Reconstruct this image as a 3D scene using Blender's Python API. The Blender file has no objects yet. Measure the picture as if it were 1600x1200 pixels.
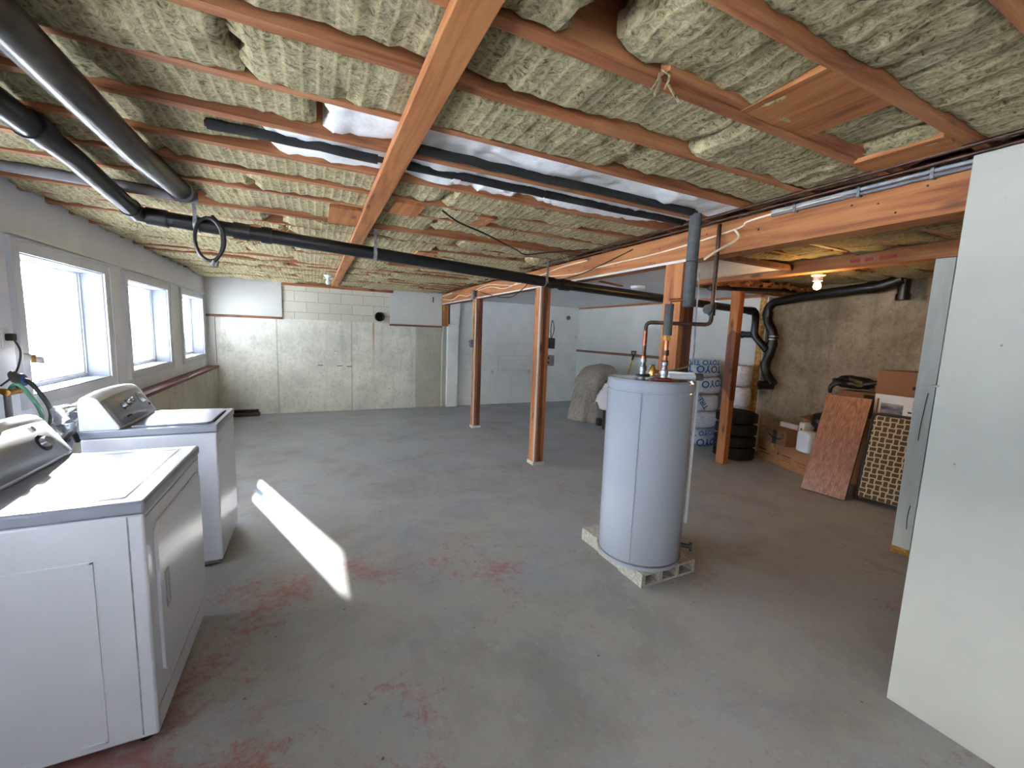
import bpy, bmesh, math, random
from mathutils import Vector, Matrix, noise, Euler
R=math.radians
random.seed(11)
scn=bpy.context.scene
col=scn.collection
# ------------------------------------------------------------------ camera
cam=bpy.data.cameras.new('camera'); camo=bpy.data.objects.new('camera',cam); col.objects.link(camo)
cam.sensor_width=36; cam.lens=641.34/1600*36; cam.clip_start=.02; cam.clip_end=500
camo.matrix_world=Matrix.Translation((0,0,1.5))@Matrix.Rotation(R(-25.845),4,'Z')@Matrix.Rotation(R(83.162),4,'X')@Matrix.Rotation(R(2.1116),4,'Z')
scn.camera=camo
# ------------------------------------------------------------------ light
scn.view_settings.view_transform='Standard'; scn.view_settings.look='None'
scn.view_settings.exposure=2.33; scn.view_settings.gamma=1; scn.view_settings.use_curve_mapping=False
w=bpy.data.worlds.new('sky'); scn.world=w; w.use_nodes=True
nt=w.node_tree; bg=nt.nodes['Background']
sk=nt.nodes.new('ShaderNodeTexSky'); sk.sky_type='NISHITA'; sk.sun_disc=False; sk.sun_elevation=R(20); sk.sun_rotation=R(-20.6); sk.dust_density=2.5
mx=nt.nodes.new('ShaderNodeMix'); mx.data_type='RGBA'; mx.inputs[0].default_value=.88
hs=nt.nodes.new('ShaderNodeRGBToBW'); nt.links.new(sk.outputs[0],hs.inputs[0])
nt.links.new(sk.outputs[0],mx.inputs[6]); nt.links.new(hs.outputs[0],mx.inputs[7]); nt.links.new(mx.outputs[2],bg.inputs[0]); bg.inputs[1].default_value=1.55
sun=bpy.data.lights.new('sun','SUN'); sun.energy=34; sun.angle=R(.6); sun.color=(1,.95,.86)
suno=bpy.data.objects.new('sun',sun); col.objects.link(suno)
suno.rotation_euler=Vector((-.352,.936,.354)).to_track_quat('Z','Y').to_euler()
scn.cycles.use_denoising=True
scn.cycles.max_bounces=16; scn.cycles.diffuse_bounces=12; scn.cycles.glossy_bounces=4; scn.cycles.transparent_max_bounces=12
scn.cycles.sample_clamp_indirect=12
scn.cycles.caustics_reflective=False
# ------------------------------------------------------------------ materials
def S(r,g,b):
    f=lambda c:(c/255/12.92) if c/255<=.04045 else ((c/255+.055)/1.055)**2.4
    return (f(r),f(g),f(b),1)
class NT:
    def __init__(s,name):
        s.m=bpy.data.materials.new(name); s.m.use_nodes=True; s.t=s.m.node_tree
        s.b=s.t.nodes['Principled BSDF']; s.tc=s.t.nodes.new('ShaderNodeNewGeometry')
    def n(s,ty,**k):
        o=s.t.nodes.new(ty)
        for a,v in k.items(): setattr(o,a,v)
        return o
    def l(s,a,b): s.t.links.new(a,b)
    def map(s,scale=(1,1,1),rot=(0,0,0),loc=(0,0,0),src='Position'):
        m=s.n('ShaderNodeMapping'); m.inputs['Scale'].default_value=scale; m.inputs['Rotation'].default_value=rot; m.inputs['Location'].default_value=loc
        s.l(s.tc.outputs[src],m.inputs[0]); return m.outputs[0]
    def noise(s,scale,vec=None,detail=6,rough=.6,dist=0):
        o=s.n('ShaderNodeTexNoise'); o.inputs['Scale'].default_value=scale; o.inputs['Detail'].default_value=detail; o.inputs['Roughness'].default_value=rough; o.inputs['Distortion'].default_value=dist
        s.l(vec if vec is not None else s.map(),o.inputs['Vector']); return o.outputs['Fac']
    def ramp(s,fac,stops):
        o=s.n('ShaderNodeValToRGB'); e=o.color_ramp.elements
        e[0].position,e[0].color=stops[0]; e[1].position,e[1].color=stops[-1]
        for p,c in stops[1:-1]:
            x=e.new(p); x.color=c
        s.l(fac,o.inputs[0]); return o.outputs[0]
    def mix(s,fac,a,b,bl='MIX'):
        o=s.n('ShaderNodeMix',data_type='RGBA',blend_type=bl)
        for i,v in ((0,fac),(6,a),(7,b)):
            if isinstance(v,(int,float,tuple)): o.inputs[i].default_value=v
            else: s.l(v,o.inputs[i])
        return o.outputs[2]
    def mth(s,op,a,b=0,c=0,clamp=False):
        o=s.n('ShaderNodeMath',operation=op,use_clamp=clamp)
        for i,v in enumerate((a,b,c)):
            if isinstance(v,(int,float)): o.inputs[i].default_value=v
            else: s.l(v,o.inputs[i])
        return o.outputs[0]
    def bump(s,h,st=.3,d=.01):
        o=s.n('ShaderNodeBump'); o.inputs['Strength'].default_value=st; o.inputs['Distance'].default_value=d
        s.l(h,o.inputs['Height']); s.l(o.outputs[0],s.b.inputs['Normal'])
    def set(s,color=None,rough=None,metal=None,**k):
        for nm,v in (('Base Color',color),('Roughness',rough),('Metallic',metal),*k.items()):
            if v is None: continue
            if isinstance(v,(int,float,tuple)): s.b.inputs[nm].default_value=v
            else: s.l(v,s.b.inputs[nm])
        return s.m
G=lambda v:(v,v,v,1)
def pm(name,c1,c2=None,scale=8,rough=.6,metal=0,bump=.0,stretch=(1,1,1),lo=.35,hi=.65,bd=.004,**k):
    s=NT(name)
    v=s.map(stretch)
    f=s.noise(scale,v)
    c=s.ramp(f,[(lo,c1),(hi,c2 or c1)])
    if bump: s.bump(f,bump,bd)
    return s.set(c,rough,metal,**k)
def wood(name,c1,c2,dark,axis,rough=.7,knots=True,fine=1):
    s=NT(name); st=[14*fine]*3; st[axis]=.9
    v=s.map(tuple(st))
    f=s.noise(1.6,v,8,.65,.6)
    c=s.ramp(f,[(.3,dark),(.45,c2),(.6,c1),(.8,c2)])
    big=s.noise(1.3); c=s.mix(s.mth('MULTIPLY',big,.45),c,dark)
    if knots:
        st=[5]*3; st[axis]=1.7
        vo=s.n('ShaderNodeTexVoronoi'); vo.inputs['Scale'].default_value=1.5; s.l(s.map(tuple(st)),vo.inputs['Vector'])
        k=s.ramp(vo.outputs['Distance'],[(.09,G(1)),(.19,G(0))])
        c=s.mix(s.mth('MULTIPLY',k,.75),c,S(70,35,20))
    s.bump(f,.25,.003)
    return s.set(c,rough)
M={}
fir1,fir2,fird=S(184,124,72),S(162,98,52),S(112,64,34)
M['firX']=wood('fir_x',fir1,fir2,fird,0); M['firY']=wood('fir_y',fir1,fir2,fird,1); M['firZ']=wood('fir_z',S(194,130,78),S(168,100,54),S(112,64,36),2)
M['joist']=wood('joist_wood',S(186,128,84),S(158,98,58),S(104,60,38),0)
M['oldwood']=wood('old_wood',S(138,84,58),S(108,64,46),S(66,40,30),2)
M['ledge']=wood('ledge_wood',S(128,84,76),S(104,64,60),S(70,42,40),1)
M['ledgeX']=wood('ledger_wood_x',S(150,100,72),S(128,82,60),S(90,54,40),0)
M['ledgeY']=wood('ledger_wood_y',S(150,104,78),S(128,84,62),S(90,56,42),1)
M['osb']=pm('osb',S(196,152,82),S(150,104,46),22,.8,bump=.4,lo=.42,hi=.58)
M['batt']=None
def batt(name,a,b,d):
    s=NT(name)
    f=s.noise(38,s.map((1,1,1)),8,.75,1.5); g=s.noise(5,None,5,.6)
    wv=s.n('ShaderNodeTexWave',wave_type='BANDS',bands_direction='X'); wv.inputs['Scale'].default_value=7.5; wv.inputs['Distortion'].default_value=1.5; wv.inputs['Detail'].default_value=2
    s.l(s.map((1,.15,1)),wv.inputs['Vector'])
    c=s.ramp(f,[(.36,d),(.47,b),(.62,a)])
    gg=s.ramp(g,[(.52,G(0)),(.72,G(1))])
    c=s.mix(s.mth('MULTIPLY',gg,.45),c,S(120,112,90))
    rb=s.ramp(wv.outputs['Fac'],[(.8,G(0)),(.97,G(1))])
    c=s.mix(s.mth('MULTIPLY',rb,.35),c,S(226,212,160))
    h=s.mth('ADD',s.mth('MULTIPLY',f,1.0),s.mth('MULTIPLY',wv.outputs['Fac'],.25))
    s.bump(h,.9,.012)
    return s.set(c,.95)
M['batt']=batt('mineral_wool',S(196,184,146),S(156,144,106),S(74,62,40))
M['battd']=batt('mineral_wool_dark',S(176,168,132),S(146,136,104),S(92,80,58))
M['sub']=pm('subfloor_board',S(150,96,64),S(110,66,44),5,.85,stretch=(1,6,1))
# floor
s=NT('painted_floor')
base=s.ramp(s.noise(.8,None,5,.6),[(.35,S(140,144,150)),(.65,S(154,157,161))])
sp=s.tc.outputs['Position']; sx=s.n('ShaderNodeSeparateXYZ'); s.l(sp,sx.inputs[0])
near=s.n('ShaderNodeMapRange'); near.inputs['From Min'].default_value=4.2; near.inputs['From Max'].default_value=1.6; s.l(sx.outputs['Y'],near.inputs['Value'])
nr=near.outputs[0]
beige=s.ramp(s.mth('ADD',s.noise(2.6,None,8,.7),s.mth('MULTIPLY',nr,.14)),[(.5,G(0)),(.66,G(1))])
c=s.mix(s.mth('MULTIPLY',beige,.65),base,S(158,154,144))
c=s.mix(s.ramp(s.noise(1.5,s.map(loc=(7,3,0)),7,.72,.4),[(.47,G(0)),(.68,G(.55))]),c,S(116,110,102))
fine=s.noise(34,s.map((1,1,1)),10,.85)
c=s.mix(s.ramp(fine,[(.56,G(0)),(.70,G(.7))]),c,S(88,86,84))
c=s.mix(s.ramp(s.noise(9,s.map((1,1,1),loc=(4,4,0)),8,.8),[(.58,G(0)),(.7,G(.35))]),c,S(190,188,182))
# red primer showing through in worn patches
blob=s.noise(1.3,s.map(loc=(3.3,1.7,0)),4,.6)
rn=s.noise(20,s.map((1,1,1),loc=(9,2,0)),10,.9)
rm=s.mth('ADD',s.mth('MULTIPLY',blob,.8),s.mth('MULTIPLY',rn,.9))
left=s.n('ShaderNodeMapRange'); left.inputs['From Min'].default_value=1.2; left.inputs['From Max'].default_value=-.3; s.l(sx.outputs['X'],left.inputs['Value'])
n2=s.n('ShaderNodeMapRange'); n2.inputs['From Min'].default_value=3.3; n2.inputs['From Max'].default_value=2.4; s.l(sx.outputs['Y'],n2.inputs['Value'])
rm=s.mth('ADD',rm,s.mth('MULTIPLY',nr,.07)); rm=s.mth('ADD',rm,s.mth('MULTIPLY',s.mth('MULTIPLY',left.outputs[0],n2.outputs[0]),.085))
rmr=s.n('ShaderNodeMapRange'); rmr.inputs['From Min'].default_value=1.01; rmr.inputs['From Max'].default_value=1.11; s.l(rm,rmr.inputs['Value']); red=rmr.outputs[0]
c=s.mix(s.mth('MULTIPLY',red,.72),c,S(150,78,72))
spk=s.n('ShaderNodeTexVoronoi'); spk.inputs['Scale'].default_value=7; s.l(s.map((1,1,1)),spk.inputs['Vector'])
c=s.mix(s.ramp(spk.outputs['Distance'],[(.03,G(.8)),(.055,G(0))]),c,S(70,60,55))
rg=s.n('ShaderNodeMapRange'); rg.inputs['To Min'].default_value=.33; rg.inputs['To Max'].default_value=.62; s.l(s.noise(3,None,6,.7),rg.inputs['Value'])
s.bump(s.noise(30,None,8,.7),.12,.003)
M['floor']=s.set(c,s.mth('ADD',rg.outputs[0],s.mth('MULTIPLY',beige,.12)))
# concrete wall
def concrete(name,a,b,d,horizontal_axis='X',seams=(),dark=None):
    s=NT(name); sx=s.n('ShaderNodeSeparateXYZ'); s.l(s.tc.outputs['Position'],sx.inputs[0]); H=sx.outputs[horizontal_axis]
    f=s.noise(2.0,s.map((1,1,1)),8,.7); f2=s.noise(22,s.map((1,1,.75)),8,.78)
    c=s.ramp(f,[(.36,b),(.6,a)])
    c=s.mix(s.ramp(f2,[(.5,G(0)),(.70,G(.6))]),c,d)
    c=s.mix(s.ramp(s.noise(6,s.map(loc=(5,1,2)),9,.8),[(.52,G(0)),(.66,G(.4))]),c,d)
    st=s.noise(5,s.map((1.6,1.6,.14)),6,.7); c=s.mix(s.ramp(st,[(.52,G(0)),(.75,G(.5))]),c,d)
    p=s.n('ShaderNodeTexVoronoi'); p.inputs['Scale'].default_value=5; s.l(s.map(),p.inputs['Vector'])
    c=s.mix(s.ramp(p.outputs['Distance'],[(.035,G(.8)),(.07,G(0))]),c,S(90,85,75))
    if dark:
        k=s.ramp(s.mth('SUBTRACT',H,dark[0]),[(0,G(0)),(.02,G(1))]); c=s.mix(s.mth('MULTIPLY',k,.6),c,dark[1])
    for q in seams:
        k=s.mth('ABSOLUTE',s.mth('SUBTRACT',H,q)); c=s.mix(s.ramp(k,[(.006,G(.4)),(.02,G(0))]),c,S(120,118,108))
    s.bump(f2,.3,.006)
    return s.set(c,.85), s
M['conc'],cs=concrete('board_formed_concrete',S(234,231,218),S(206,206,194),S(164,162,148),'X',(-.566,.618,1.797),(1.8,S(150,148,128)))
# rust run below the vent pipe
sx=cs.n('ShaderNodeSeparateXYZ'); cs.l(cs.tc.outputs['Position'],sx.inputs[0])
k=cs.ramp(cs.mth('ABSOLUTE',cs.mth('SUBTRACT',sx.outputs['X'],1.0)),[(.006,G(.75)),(.03,G(0))])
zr=cs.n('ShaderNodeMapRange'); zr.inputs['From Min'].default_value=.7; zr.inputs['From Max'].default_value=1.5; cs.l(sx.outputs['Z'],zr.inputs['Value'])
old=cs.b.inputs['Base Color'].links[0].from_socket
cs.l(cs.mix(cs.mth('MULTIPLY',k,zr.outputs[0]),old,S(170,120,70)),cs.b.inputs['Base Color'])
M['concR'],_=concrete('stained_concrete',S(168,152,126),S(128,114,92),S(84,74,58),'Y')
M['concL'],_=concrete('low_concrete',S(206,204,190),S(186,182,168),S(150,146,132),'Y')
M['whitewall']=pm('white_painted_concrete',S(238,240,238),S(222,226,226),2.5,.6,bump=.12,lo=.3,hi=.7,bd=.006)
M['drywall']=pm('white_drywall',S(206,206,201),S(196,196,191),1.5,.75)
M['drywallc']=pm('ceiling_drywall',S(232,235,238),S(220,223,226),1.2,.8)
s=NT('scuffed_partition'); c=s.ramp(s.noise(1.6,None,4,.6),[(.35,S(168,167,157)),(.65,S(180,179,169))])
sc=s.noise(5,s.map((1,3,.6),(R(40),0,0)),9,.8); c=s.mix(s.ramp(sc,[(.66,G(0)),(.74,G(.5))]),c,S(150,138,110))
v=s.n('ShaderNodeTexVoronoi'); v.inputs['Scale'].default_value=9; s.l(s.map(),v.inputs['Vector']); c=s.mix(s.ramp(v.outputs['Distance'],[(.03,G(.7)),(.05,G(0))]),c,S(120,95,70))
M['partition']=s.set(c,.7)
M['leftwall']=pm('grey_white_paint',S(226,228,236),S(216,219,228),2,.6)
M['jamb_toned_down']=pm('darkened_jamb',S(150,155,166),S(142,147,158),3,.5)  # darker than the white trim: shade put into the colour of skylit reveals
M['trim']=pm('trim_paint',S(206,209,216),S(198,201,209),3,.45)
s=NT('concrete_block'); br=s.n('ShaderNodeTexBrick'); br.inputs['Scale'].default_value=1; br.inputs['Brick Width'].default_value=.37; br.inputs['Row Height'].default_value=.178; br.inputs['Mortar Size'].default_value=.006
br.inputs['Color1'].default_value=S(206,202,186); br.inputs['Color2'].default_value=S(196,192,178); br.inputs['Mortar'].default_value=S(160,157,144)
s.l(s.map(rot=(R(-90),0,0),loc=(.475,1.63,0)),br.inputs['Vector'])
f=s.noise(60,None,6,.7); c=s.mix(.25,br.outputs[0],s.ramp(f,[(.3,S(150,146,130)),(.6,S(215,211,196))]))
s.bump(s.mth('ADD',s.mth('MULTIPLY',br.outputs['Fac'],-1),s.mth('MULTIPLY',f,.3)),.4,.006); M['block']=s.set(c,.9)
M['cinder']=pm('cinder_block',S(190,186,172),S(150,146,134),50,.95,bump=.5)
M['abs']=pm('black_pipe',S(26,27,31),S(18,18,21),6,.36)
M['abs2']=pm('scuffed_black_pipe',S(34,34,36),S(96,92,84),3,.3,lo=.5,hi=.72)
M['grypipe']=pm('grey_painted_pipe',S(120,116,120),S(96,92,96),8,.5)
M['foam']=pm('pipe_foam',S(84,86,88),S(70,72,74),20,.9,bump=.3)
M['foamdark']=pm('dark_pipe_foam',S(36,37,39),S(24,24,26),20,.85,bump=.3)
M['copper']=pm('copper',S(190,116,84),S(120,66,50),14,.35,.9)
M['copperdk']=pm('tarnished_copper',S(92,68,56),S(56,44,38),14,.4,.7)
M['brass']=pm('brass',S(214,168,96),S(180,130,66),14,.3,.9)
M['steel']=pm('galvanised',S(170,172,176),S(130,132,136),30,.4,.9)
M['white']=pm('white_enamel',S(208,212,222),S(202,206,216),3,.16)
M['deck']=pm('enamel_top',S(146,152,166),S(140,146,160),3,.28,**{'Specular IOR Level':.3})
M['console']=pm('console_grey',S(140,142,148),S(134,136,142),3,.3)
M['tank']=pm('tank_enamel',S(170,176,187),S(164,170,181),2,.10)
M['knob']=pm('chrome_knob',S(190,194,200),S(160,164,170),8,.25,.8)
M['darkpl']=pm('dark_plastic',S(38,39,42),S(28,28,30),8,.45)
M['rubber']=pm('tyre_rubber',S(24,24,25),S(16,16,17),20,.7,bump=.3)
M['whitepl']=pm('white_plastic',S(228,232,234),S(220,224,226),4,.35)
M['poly']=pm('white_foam_sheet',S(244,245,246),S(228,230,232),14,.7,bump=.5,bd=.01)
M['cable']=pm('cream_cable',S(232,216,188),S(214,196,166),20,.5)
M['greycable']=pm('grey_cable',S(160,160,164),S(120,120,126),20,.5)
M['bluepl']=pm('blue_plastic',S(40,70,130),S(34,60,110),8,.4)
M['green']=pm('green_hose',S(70,120,96),S(60,100,84),8,.4)
M['card']=pm('cardboard',S(176,126,84),S(160,110,70),5,.85)
M['cardd']=pm('brown_cardboard',S(150,100,64),S(126,82,52),3,.85)
M['cardp']=pm('plain_box_cardboard',S(140,98,70),S(132,92,64),3,.85)
M['ink']=pm('dark_ink',S(36,34,34),S(30,28,28),8,.8)
M['blueink']=pm('blue_ink',S(30,104,176),S(26,92,160),8,.5)
M['boxwhite']=pm('white_card',S(228,226,222),S(220,218,214),5,.7)
M['photo']=pm('box_picture',S(60,62,78),S(170,164,160),5,.6,stretch=(1,1,3))
M['bagblack']=pm('black_bag',S(22,22,25),S(14,14,16),10,.35,bump=.5,bd=.02)
s=NT('oak_laminate'); f=s.noise(1.5,s.map((26,26,.6)),8,.7,.25); c=s.ramp(f,[(.3,S(118,76,54)),(.46,S(152,104,76)),(.6,S(176,124,94))])
wv=s.n('ShaderNodeTexWave',wave_type='RINGS'); wv.inputs['Scale'].default_value=5; wv.inputs['Distortion'].default_value=2.5; s.l(s.map((1,3.2,.35),loc=(-4.7,-7.1,-.1)),wv.inputs['Vector'])
c=s.mix(s.ramp(wv.outputs['Fac'],[(.75,G(0)),(.95,G(.4))]),c,S(104,64,46)); M['laminate']=s.set(c,.35)
M['panelback']=pm('panel_edge',S(70,44,34),S(56,36,28),6,.6)
M['p4lower']=M['firZ']
M['shovel']=pm('yellow_handle',S(216,176,70),S(200,156,56),8,.5)
M['silver']=pm('foil',S(200,202,206),S(150,154,162),14,.22,.85,bump=.5,bd=.02)
M['redgasket']=pm('red_gasket',S(150,44,40),S(130,36,34),8,.6)
M['greypost']=pm('white_painted_wood',S(208,208,198),S(188,189,180),4,.6,stretch=(3,3,.5),bump=.1)
s=NT('grey_cover'); f=s.noise(30,None,8,.75); c=s.ramp(f,[(.35,S(128,120,112)),(.5,S(158,150,140)),(.66,S(178,168,156))]); c=s.mix(s.ramp(s.noise(9,None,4,.6),[(.5,G(0)),(.7,G(.35))]),c,S(150,100,98)); s.bump(f,.6,.01); M['cover']=s.set(c,.9)
M['cloth']=pm('white_cloth',S(226,218,220),S(214,206,208),5,.8)
# plastic bag : milky film
s=NT('milky_plastic'); f=s.noise(7,s.map((1,1,2.5)),6,.6,1.2)
c=s.ramp(f,[(.3,S(196,199,206)),(.62,S(228,230,235))]); s.bump(s.noise(7,s.map((1,1,1)),3,.5,2.0),.5,.02); M['bag']=s.set(c,.3,Alpha=.96)
# woven pattern : dark brown basket blocks with cream outlines
s=NT('basket_weave'); mp=s.map((1,1,1))
sx=s.n('ShaderNodeSeparateXYZ'); s.l(mp,sx.inputs[0])
U,Vv=sx.outputs['Y'],sx.outputs['Z']
P=.050
u=s.mth('DIVIDE',U,P); v=s.mth('DIVIDE',Vv,P)
iu=s.mth('FLOOR',u); iv=s.mth('FLOOR',v)
fu=s.mth('FRACT',u); fv=s.mth('FRACT',v)
par=s.mth('ABSOLUTE',s.mth('FLOORED_MODULO',s.mth('ADD',iu,iv),2))
def bar(f1,f2):  # a bar long along f1 : thin in f2
    a=s.mth('ABSOLUTE',s.mth('SUBTRACT',f1,.5)); b=s.mth('ABSOLUTE',s.mth('SUBTRACT',f2,.5))
    return s.mth('MULTIPLY',s.mth('LESS_THAN',a,.48),s.mth('LESS_THAN',b,.31))
def cross(f1,f2):
    b=s.mth('ABSOLUTE',s.mth('SUBTRACT',f2,.5)); return s.mth('LESS_THAN',b,.30)
hbar=bar(fu,fv); vbar=bar(fv,fu)
msk=s.mth('ADD',s.mth('MULTIPLY',hbar,par),s.mth('MULTIPLY',vbar,s.mth('SUBTRACT',1,par)))
c=s.mix(msk,S(196,176,138),S(84,62,40)); M['weave']=s.set(c,.75)
# window glass : clear pane with a dirty, frosted film in streaks
def glassmat(name,lo,hi):
    s=NT(name); t=s.t; out=t.nodes['Material Output']; t.nodes.remove(s.b)
    tr=s.n('ShaderNodeBsdfTransparent'); st=s.noise(2.6,s.map((1,1,.45),loc=(0,2.3,.4)),8,.7,.6)
    s.l(s.ramp(st,[(.53,(.95,.97,1,1)),(.61,(.09,.17,.24,1))]),tr.inputs[0])
    tl=s.n('ShaderNodeBsdfTranslucent'); tl.inputs[0].default_value=(.9,.95,1,1)
    gl=s.n('ShaderNodeBsdfGlossy'); gl.inputs['Roughness'].default_value=.03
    f=s.noise(3.2,s.map((1,1.2,.7)),7,.65,.8); r=s.ramp(f,[(lo,G(.04)),(hi,G(.16))])
    m1=s.n('ShaderNodeMixShader'); s.l(r,m1.inputs[0]); s.l(tr.outputs[0],m1.inputs[1]); s.l(tl.outputs[0],m1.inputs[2])
    fr=s.n('ShaderNodeFresnel'); fr.inputs[0].default_value=1.45
    m2=s.n('ShaderNodeMixShader'); s.l(s.mth('MULTIPLY',fr.outputs[0],.6),m2.inputs[0]); s.l(m1.outputs[0],m2.inputs[1]); s.l(gl.outputs[0],m2.inputs[2])
    s.l(m2.outputs[0],out.inputs[0]); return s.m
M['glass']=glassmat('frosted_pane',.42,.62)
def emis(name,c,st):
    s=NT(name); s.set(c,.3,**{'Emission Color':c,'Emission Strength':st}); return s.m
M['bulb']=emis('lit_bulb',(1,.55,.12,1),14)
M['snow']=pm('snow',S(238,242,248),S(214,226,240),.6,.8)
M['hill']=pm('snowy_wooded_hill',S(120,150,176),S(226,236,246),.5,.9,lo=.4,hi=.6)
# ------------------------------------------------------------------ mesh helpers
def org(o):
    v=Vector((0,0,0))
    while o: v+=Vector(o.location); o=o.parent
    return v
class MB:
    def __init__(s): s.b=bmesh.new()
    def box(s,x0,x1,y0,y1,z0,z1,rot=None,piv=None):
        r=bmesh.ops.create_cube(s.b,size=1)['verts']
        c=Vector(((x0+x1)/2,(y0+y1)/2,(z0+z1)/2))
        for v in r:
            v.co=Vector((v.co.x*(x1-x0),v.co.y*(y1-y0),v.co.z*(z1-z0)))+c
            if rot is not None:
                p=Vector(piv) if piv is not None else c
                v.co=rot@(v.co-p)+p
        return r
    def cyl(s,p0,p1,r0,r1=None,seg=20,caps=True):
        p0,p1=Vector(p0),Vector(p1); r1=r0 if r1 is None else r1
        d=p1-p0; q=d.to_track_quat('Z','Y').to_matrix().to_4x4()
        return bmesh.ops.create_cone(s.b,cap_ends=caps,segments=seg,radius1=r0,radius2=r1,depth=d.length,matrix=Matrix.Translation((p0+p1)/2)@q)['verts']
    def sphere(s,c,r,sc=(1,1,1),seg=20,rings=12):
        return bmesh.ops.create_uvsphere(s.b,u_segments=seg,v_segments=rings,radius=r,matrix=Matrix.Translation(c)@Matrix.Diagonal((*sc,1)))['verts']
    def lathe(s,prof,c=(0,0,0),seg=40,axis=None,fn=None):
        c=Vector(c); q=Vector(axis).to_track_quat('Z','Y').to_matrix() if axis else Matrix.Identity(3)
        rows=[]
        for r,z in prof:
            row=[]
            for i in range(seg):
                a=2*math.pi*i/seg; rr,zz=(r,z) if fn is None else fn(a,r,z)
                row.append(s.b.verts.new(c+q@Vector((rr*math.cos(a),rr*math.sin(a),zz))))
            rows.append(row)
        for A,B in zip(rows,rows[1:]):
            for i in range(seg):
                j=(i+1)%seg; s.b.faces.new((A[i],A[j],B[j],B[i]))
        if prof[0][0]>1e-4: s.b.faces.new(rows[0][::-1])
        if prof[-1][0]>1e-4: s.b.faces.new(rows[-1])
        return rows
    def tube(s,pts,r,seg=10,smooth=6,closed=False):
        P=[Vector(p) for p in pts]
        if smooth and len(P)>2:
            Q=[]
            n=len(P)
            for i in range(n-1):
                a=P[max(0,i-1)];b=P[i];c=P[i+1];d=P[min(n-1,i+2)]
                for k in range(smooth):
                    t=k/smooth; Q.append(.5*((2*b)+(c-a)*t+(2*a-5*b+4*c-d)*t*t+(-a+3*b-3*c+d)*t**3))
            Q.append(P[-1]); P=Q
        rows=[]; up=None
        for i,p in enumerate(P):
            t=(P[min(i+1,len(P)-1)]-P[max(i-1,0)]).normalized()
            if up is None: up=Vector((0,0,1)) if abs(t.z)<.9 else Vector((1,0,0))
            n1=(up-t*up.dot(t)).normalized(); n2=t.cross(n1); up=n1
            rr=r(i/(len(P)-1)) if callable(r) else r
            rows.append([s.b.verts.new(p+(n1*math.cos(2*math.pi*k/seg)+n2*math.sin(2*math.pi*k/seg))*rr) for k in range(seg)])
        for A,B in zip(rows,rows[1:]):
            for i in range(seg):
                j=(i+1)%seg; s.b.faces.new((A[i],A[j],B[j],B[i]))
        s.b.faces.new(rows[0][::-1]); s.b.faces.new(rows[-1])
    def elbow(s,pts,r,bend=.08,seg=16):
        # straight runs with rounded corners
        P=[Vector(p) for p in pts]; Q=[P[0]]
        for i in range(1,len(P)-1):
            a=(P[i-1]-P[i]).normalized(); b=(P[i+1]-P[i]).normalized()
            bd=min(bend,(P[i-1]-P[i]).length*.45,(P[i+1]-P[i]).length*.45)
            A=P[i]+a*bd;B=P[i]+b*bd
            for k in range(7):
                t=k/6; Q.append(A*(1-t)**2+P[i]*2*t*(1-t)+B*t*t)
        Q.append(P[-1]); s.tube(Q,r,seg,0)
    def prism(s,poly,axis,a0,a1):
        # poly of 2-tuples in the plane normal to axis (0: YZ, 1: XZ, 2: XY)
        def mk(p,a):
            return {0:(a,p[0],p[1]),1:(p[0],a,p[1]),2:(p[0],p[1],a)}[axis]
        A=[s.b.verts.new(mk(p,a0)) for p in poly]; B=[s.b.verts.new(mk(p,a1)) for p in poly]
        s.b.faces.new(A); s.b.faces.new(B[::-1])
        for i in range(len(poly)):
            j=(i+1)%len(poly); s.b.faces.new((A[i],B[i],B[j],A[j]))
    def quad(s,*p): s.b.faces.new([s.b.verts.new(q) for q in p])
    def jitter(s,amp,sc,seed=0):
        for v in s.b.verts:
            v.co+=noise.noise_vector(v.co*sc+Vector((seed,seed*2,0)))*amp
    def build(s,name,mat,parent=None,smooth=False,bevel=0,seg=2,sub=0,solid=0):
        bmesh.ops.recalc_face_normals(s.b,faces=s.b.faces)
        o0=org(parent) if parent else Vector((0,0,0))
        if parent: 
            for v in s.b.verts: v.co-=o0
        me=bpy.data.meshes.new(name); s.b.to_mesh(me); s.b.free()
        if smooth:
            for p in me.polygons: p.use_smooth=True
        if mat: me.materials.append(M[mat] if isinstance(mat,str) else mat)
        o=bpy.data.objects.new(name,me); col.objects.link(o)
        if parent: o.parent=parent
        if solid: m=o.modifiers.new('s','SOLIDIFY'); m.thickness=solid; m.offset=0
        if bevel:
            m=o.modifiers.new('b','BEVEL'); m.width=bevel; m.segments=seg; m.limit_method='ANGLE'; m.angle_limit=R(40)
        if sub: m=o.modifiers.new('ss','SUBSURF'); m.levels=sub; m.render_levels=sub
        if smooth and (bevel or not sub):
            try: 
                me.set_sharp_from_angle(angle=R(40))
            except Exception: pass
        return o
def B(*a,**k):
    m=MB(); m.box(*a,**k); return m
def tag(o,label=None,cat=None,group=None,kind=None):
    if label: o['label']=label
    if cat: o['category']=cat
    if group: o['group']=group
    if kind: o['kind']=kind
    return o
def empty(name,loc=(0,0,0),**k):
    o=bpy.data.objects.new(name,None); o.empty_display_size=.1; col.objects.link(o); o.location=loc; return tag(o,**k)
def struct(o,label=None): o['kind']='structure'; return tag(o,label)
def copy_tree(o,parent=None,loc=None):
    c=o.copy(); col.objects.link(c); c.parent=parent
    if loc is not None: c.location=loc
    for ch in list(o.children): copy_tree(ch,c)
    return c
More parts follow.
